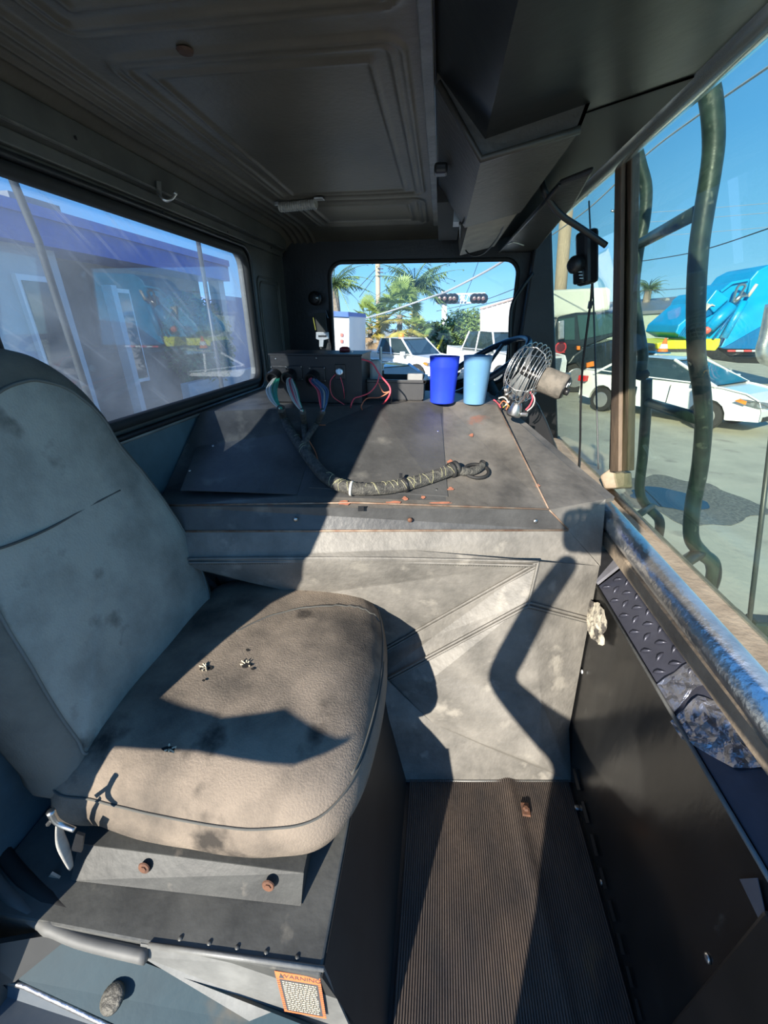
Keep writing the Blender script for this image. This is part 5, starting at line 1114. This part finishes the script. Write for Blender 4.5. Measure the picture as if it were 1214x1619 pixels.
obj('chassis', MB().bb((4.2, 16.5, ZG + .35), (7.2, 18, ZG + .7)), blackm, ftk)
wh = empty('warehouse', (14, 36, ZG), 'long pale grey-green warehouse with a low grey roof', 'building')
obj('wall', photo_slab([(940, 500), (1100, 488), (1300, 480), (1300, 575), (940, 575)], 34, 12), colm('warehouse_wall', (.36, .42, .34)), wh)
b = MB().slabn([P(940, 501, y=33.8), P(1300, 481, y=33.8), P(1300, 455, y=42), P(940, 483, y=42)], .2); obj('roof', b, colm('warehouse_roof', (.16, .18, .20)), wh)
obj('roof_vent', photo_slab([(1051, 476), (1059, 476), (1058, 471), (1053, 471)], 40, 1), colm('vent_grey', (.25, .27, .27)), wh)
obj('wall_opening', photo_slab([(1012, 541), (1300, 541), (1300, 556), (1012, 556)], 33.9, .1), colm('opening_dark', (.06, .06, .06)), wh)
gt_ = empty('garbage_truck', (11, 17, ZG), 'bright blue rear-loading garbage truck with yellow hopper edge', 'truck')
G = lambda cx, cy: (1040 + cx / 5.06, 400 + cy / 5.06)
gb = mat('garbage_blue', (.0, .33, .66), (.0, .27, .56), 2, .35, 0, spot=(.02, .2, .42), sscale=3, sth=.7); gdk = colm('garbage_dark_blue', (.0, .13, .34)); gy = colm('garbage_yellow', (.78, .80, .04))
YG = 17
obj('body_shell', photo_slab([G(500, 760), G(560, 640), G(720, 340), G(740, 210), G(800, 140), G(900, 90), G(1400, 60), G(1400, 770)], YG + .15, 2.3), gb, gt_, bevel=.04)
obj('lower_skirt', photo_slab([G(520, 765), G(880, 560), G(1400, 520), G(1400, 775)], YG + .08, .1), gdk, gt_)
obj('tailgate', photo_slab([G(140, 640), G(165, 575), G(380, 395), G(400, 350), G(460, 305), G(520, 300), G(590, 240), G(740, 210), G(700, 340), G(560, 620), G(500, 740), G(400, 690), G(230, 690)], YG, 2.4), gb, gt_, bevel=.04)
obj('tailgate_edge', photo_slab([G(500, 300), G(590, 230), G(730, 205), G(730, 222), G(598, 248), G(510, 315)], YG - .12, .15), gb, gt_)
obj('packer_blade', photo_slab([G(385, 400), G(470, 290), G(580, 360), G(450, 480)], YG - .2, .3), gb, gt_, bevel=.03)
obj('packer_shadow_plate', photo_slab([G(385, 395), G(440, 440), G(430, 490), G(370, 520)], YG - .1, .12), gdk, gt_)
for (a, b_, c_, d, r_, m_) in ((405, 605, 590, 420, .19, gb), (525, 680, 690, 385, .11, gb), (600, 400, 690, 320, .08, steel), (385, 590, 480, 500, .03, steel), (720, 350, 790, 250, .05, wht), (440, 690, 600, 480, .04, gdk)):
    obj('ram', MB().tube([P(*G(a, b_), y=YG - .35), P(*G(c_, d), y=YG - .35)], r_, 12), m_, gt_, smooth=True)
b = MB()
for k in range(7): b.tube([P(*G(375 + k * 9, 480 - k * 12), y=YG - .25), P(*G(395 + k * 10, 400 + k * 4), y=YG - .25)], .015, 4)
obj('hydraulic_hose', b, wht, gt_)
for k in range(7): obj('hopper_bar', MB().tube([P(*G(165 + k * 16, 670), y=YG - .1), P(*G(220 + k * 16, 590), y=YG - .1)], .02, 4), gdk, gt_)
obj('hose_cluster', MB().tube(cr([P(*G(600, 390), y=YG - .4), P(*G(640, 270), y=YG - .4), P(*G(700, 260), y=YG - .4), P(*G(660, 340), y=YG - .4), P(*G(720, 340), y=YG - .4)], 6), .04, 5), steel, gt_)
obj('yellow_hopper_edge', photo_slab([G(380, 690), G(505, 685), G(490, 745), G(460, 782), G(380, 778)], YG - .3, 2.6), gy, gt_, bevel=.03)
obj('yellow_step', photo_slab([G(-5, 722), G(110, 700), G(262, 700), G(240, 768), G(0, 770)], YG - .25, 2.4), gy, gt_, bevel=.03)
obj('step_plate', MB().slab([P(1036, 557, y=15.4), P(1060, 557, y=15.4), P(1060, 559, y=15.4), P(1036, 559, y=15.4)], (0, 2.0, 0)), gdk, gt_)
obj('red_ram_end', MB().ball(P(*G(392, 618), y=YG - .4), .13, 10), colm('decal_red', (.75, .15, .12)), gt_, smooth=True)
obj('chassis', photo_slab([G(480, 770), G(1400, 770), G(1400, 900), G(640, 880)], YG + .5, 1.6), blackm, gt_)
for k in range(7): obj('reflector', photo_slab([G(560 + k * 65, 776), G(620 + k * 65, 776), G(620 + k * 65, 790), G(560 + k * 65, 790)], YG + .05, .05), colm('reflector_red', (.75, .08, .08)) if k % 2 == 0 else white, gt_)
obj('exhaust_stack', MB().tube(cr([P(1222, 480, y=7.0), P(1212, 530, y=7.0), P(1206, 552, y=7.0), P(1210, 566, y=7.0), P(1225, 572, y=7.0)], 6), .085, 14), chrome, None, smooth=True, label='chrome exhaust pipe at the right edge of the view', cat='exhaust pipe')
cn = empty('traffic_cone', P(1047, 556, y=15.6), 'orange and white traffic cone left of the garbage truck', 'traffic cone')
c = P(1047, 556, y=15.6); obj('cone_body', MB().lathe([(.17, 0), (.15, .03), (.03, .42)], c, (0, 0, 1), 16), colm('cone_orange', (.9, .22, .05)), cn, smooth=True); obj('white_band', MB().lathe([(.13, .10), (.135, .1), (.09, .24), (.085, .24)], c, (0, 0, 1), 16), white, cn)
# --- left: blue trimmed building seen through the rear window
bd = empty('building', (-7, 8, ZG), 'white building with a wide blue roof edge outside the rear window', 'building')
bw = mat('stucco_white', (.55, .56, .54), (.45, .46, .45), 1.5, .8); bst = mat('dark_wall', (.17, .14, .12), (.10, .085, .075), 2.2, .9); bbl = colm('fascia_blue', (.01, .10, .46))
obj('white_wall', MB().bb((-9, -6, ZG), (-6.3, 7.0, 2.4)), bw, bd)
obj('dark_wall', MB().bb((-9, 7.0, ZG), (-6.9, 12.4, 2.4)), bst, bd)
def bp_(px, py): return P(px, py, x=-6.0)
obj('fascia', MB().slab([Vector((-6.0, -5, 2.30)), Vector((-6.0, 12.5, 2.30)), Vector((-6.0, 12.5, 2.72)), Vector((-6.0, -5, 2.72))], (-3, 0, 0)), bbl, bd)
obj('fascia_band', MB().bb((-6.03, -5, 2.66), (-5.95, 12.5, 2.80)), colm('fascia_light_blue', (.08, .20, .62)), bd)
obj('roof_plant', MB().bb((-7.2, 6.6, 2.8), (-6.4, 7.5, 3.0)), colm('roof_grey', (.24, .25, .27)), bd)
obj('rooftop_unit', MB().bb((-7.2, 8.6, 2.7), (-6.6, 9.6, 2.92)), colm('roof_grey', (.24, .25, .27)), bd)
for y_ in (6.4, 9.0):
    f_ = obj('window_frame', MB().bb((-6.9 if y_ > 7 else -6.32, y_ - .3, .0), (-6.82 if y_ > 7 else -6.22, y_ + .3, 1.9)), white, bd); obj('window_pane', MB().bb((-6.83 if y_ > 7 else -6.24, y_ - .24, .08), (-6.8 if y_ > 7 else -6.2, y_ + .24, 1.82)), carglass, f_)
obj('column', MB().bb((-6.5, 8.1, ZG), (-6.3, 8.25, 1.9)), bw, bd); obj('column', MB().bb((-6.5, 12.2, ZG), (-6.2, 12.5, 2.3)), bw, bd)
obj('low_wall', MB().bb((-6.2, 9.5, ZG), (-6.0, 22, -.1)), bw, None, label='low white garden wall beyond the blue trimmed building', cat='wall')
obj('blue_annex', MB().bb((-12, 17, ZG), (-8.5, 25, 2.2)), colm('annex_blue', (.14, .26, .55)), None, label='low blue annex beyond the low white wall', cat='building')
bush('flowering_tree', 'flowering shrub by the corner of the blue trimmed building', Vector((-6.4, 11.0, .75)), .8, 1.1, 1.2, 3500, .09, [hg, leafl, leafg], 21, 'tree')
obj('steel_pole', MB().tube([(-3.3, 6.1, ZG), (-3.3, 6.1, 2.6)], .03, 8), colm('pole_dark', (.06, .065, .07)), None, smooth=True, label='thin steel pole outside the rear window near its right end', cat='pole')
obj('roof_brace', MB().tube([P(8, 255, x=-.95), P(60, 380, x=-.95), P(118, 560, x=-.95), P(150, 660, x=-.95)], .0085, 8), mat('brace_grey', (.045, .05, .05), rough=.7), None, smooth=True, label='slanting dark grey bar just outside the rear window', cat='bar')

# ================================================================== PHOTOGRAPHER (stands in the doorway behind the camera; his shadow falls into the cab)
def skin(name, pts, edges, rad, root_i, m_, parent, subd=2):
    me = bpy.data.meshes.new(name); me.from_pydata([Vector(p_) - WB[parent] for p_ in pts], edges, []); o = bpy.data.objects.new(name, me); sc.collection.objects.link(o); o.parent = parent
    me.materials.append(m_); o.modifiers.new('k', 'SKIN'); sv_ = me.skin_vertices[0].data
    for i, r_ in enumerate(rad): sv_[i].radius = (r_, r_) if not isinstance(r_, tuple) else r_; sv_[i].use_root = (i == root_i)
    q = o.modifiers.new('s', 'SUBSURF'); q.levels = subd; q.render_levels = subd; WB[o] = WB[parent]
    for p_ in me.polygons: p_.use_smooth = True
    return o
ph = empty('person', (.12, -.46, -.70), 'person in dark work clothes in the doorway raising a phone with both hands', 'person')
skinm = mat('skin', (.50, .30, .21), (.46, .27, .19), 8, .5); shirt = mat('navy_shirt', (.04, .05, .09), (.03, .04, .07), 8, .9); trous = mat('dark_trousers', (.05, .05, .05), (.03, .03, .03), 8, .9)
cx = .14; yb_ = -.46
pts = [(cx - .05, yb_, .18), (cx - .07, yb_, .40), (cx - .03, yb_ + .02, .60), (cx, yb_ + .03, .74), (cx, yb_ + .05, .82), (cx, yb_ + .07, .92), (cx, yb_ + .05, 1.0),
       (cx - .18, yb_ + .03, .66), (cx - .36, -.25, .84), (cx - .25, -.13, 1.04), (cx - .17, -.075, 1.16),
       (cx + .18, yb_ + .03, .66), (cx + .27, -.22, .86), (cx + .06, -.13, 1.05), (cx - .04, -.075, 1.16),
       (cx - .14, yb_, .10), (cx - .19, yb_ + .03, -.28), (cx - .19, yb_, -.62), (cx - .19, yb_ + .12, -.67),
       (cx + .09, yb_, .10), (cx + .11, yb_ + .03, -.28), (cx + .11, yb_, -.62), (cx + .11, yb_ + .12, -.67)]
ed = [(0, 1), (1, 2), (2, 3), (3, 4), (4, 5), (5, 6), (2, 7), (7, 8), (8, 9), (9, 10), (2, 11), (11, 12), (12, 13), (13, 14), (0, 15), (15, 16), (16, 17), (17, 18), (0, 19), (19, 20), (20, 21), (21, 22)]
rad = [(.20, .12), (.20, .12), (.17, .11), .055, .06, .085, .07, .06, .042, .034, .026, .06, .042, .034, .026, .09, .062, .042, .035, .09, .062, .042, .035]
skin('body', pts, ed, rad, 0, shirt, ph)
obj('head', MB().ball((cx, yb_ + .07, .93), .095, 20, (.82, 1, 1.22)), skinm, ph, smooth=True)
obj('hair', MB().ball((cx, yb_ + .05, .965), .098, 16, (.86, .98, 1.0)), mat('dark_hair', (.03, .022, .016), rough=.8), ph, smooth=True)
obj('nose', MB().ball((cx, yb_ + .168, .92), .016, 8, (.8, 1, 1.3)), skinm, ph, smooth=True); obj('mouth', MB().ball((cx, yb_ + .156, .882), .02, 8, (1.2, .4, .3)), mat('lips', (.35, .14, .11)), ph, smooth=True)
for s in (-1, 1):
    obj('eye', MB().ball((cx + s * .032, yb_ + .148, .945), .013, 10), white, ph, smooth=True); obj('ear', MB().ball((cx + s * .08, yb_ + .06, .93), .022, 8, (.4, .8, 1.3)), skinm, ph, smooth=True)
    hx = -.035 if s < 0 else .105; wr = Vector((hx, -.075, 1.165)); hp_ = [wr, wr + Vector((0, .012, .035)), wr + Vector((-s * .0, .02, .07))]
    hp_ = [tuple(q) for q in hp_]; hr = [.024, .030, .028]; he = [(0, 1), (1, 2)]
    for k in range(4):
        b0 = len(hp_); o_ = Vector(hp_[2]) + Vector(((k - 1.5) * .018, 0, .01)); ln = (.022, .026, .025, .020)[k]
        hp_ += [tuple(o_), tuple(o_ + Vector((-s * .004, .012, ln))), tuple(o_ + Vector((-s * .022, .006, ln * 1.6)))]; hr += [.009, .0085, .007]; he += [(2, b0), (b0, b0 + 1), (b0 + 1, b0 + 2)]
    b0 = len(hp_); hp_ += [tuple(wr + Vector((-s * .03, .01, .03))), tuple(wr + Vector((-s * .045, -.004, .055)))]; hr += [.011, .008]; he += [(1, b0), (b0, b0 + 1)]
    skin('hand', hp_, he, hr, 0, skinm, ph)
pho = empty('phone', (.035, -.035, 1.16), 'black phone held up in both hands at the doorway', 'phone')
obj('phone_body', MB().bb((-.003, -.050, 1.155), (.073, -.042, 1.305)), blackm, pho, bevel=.003)
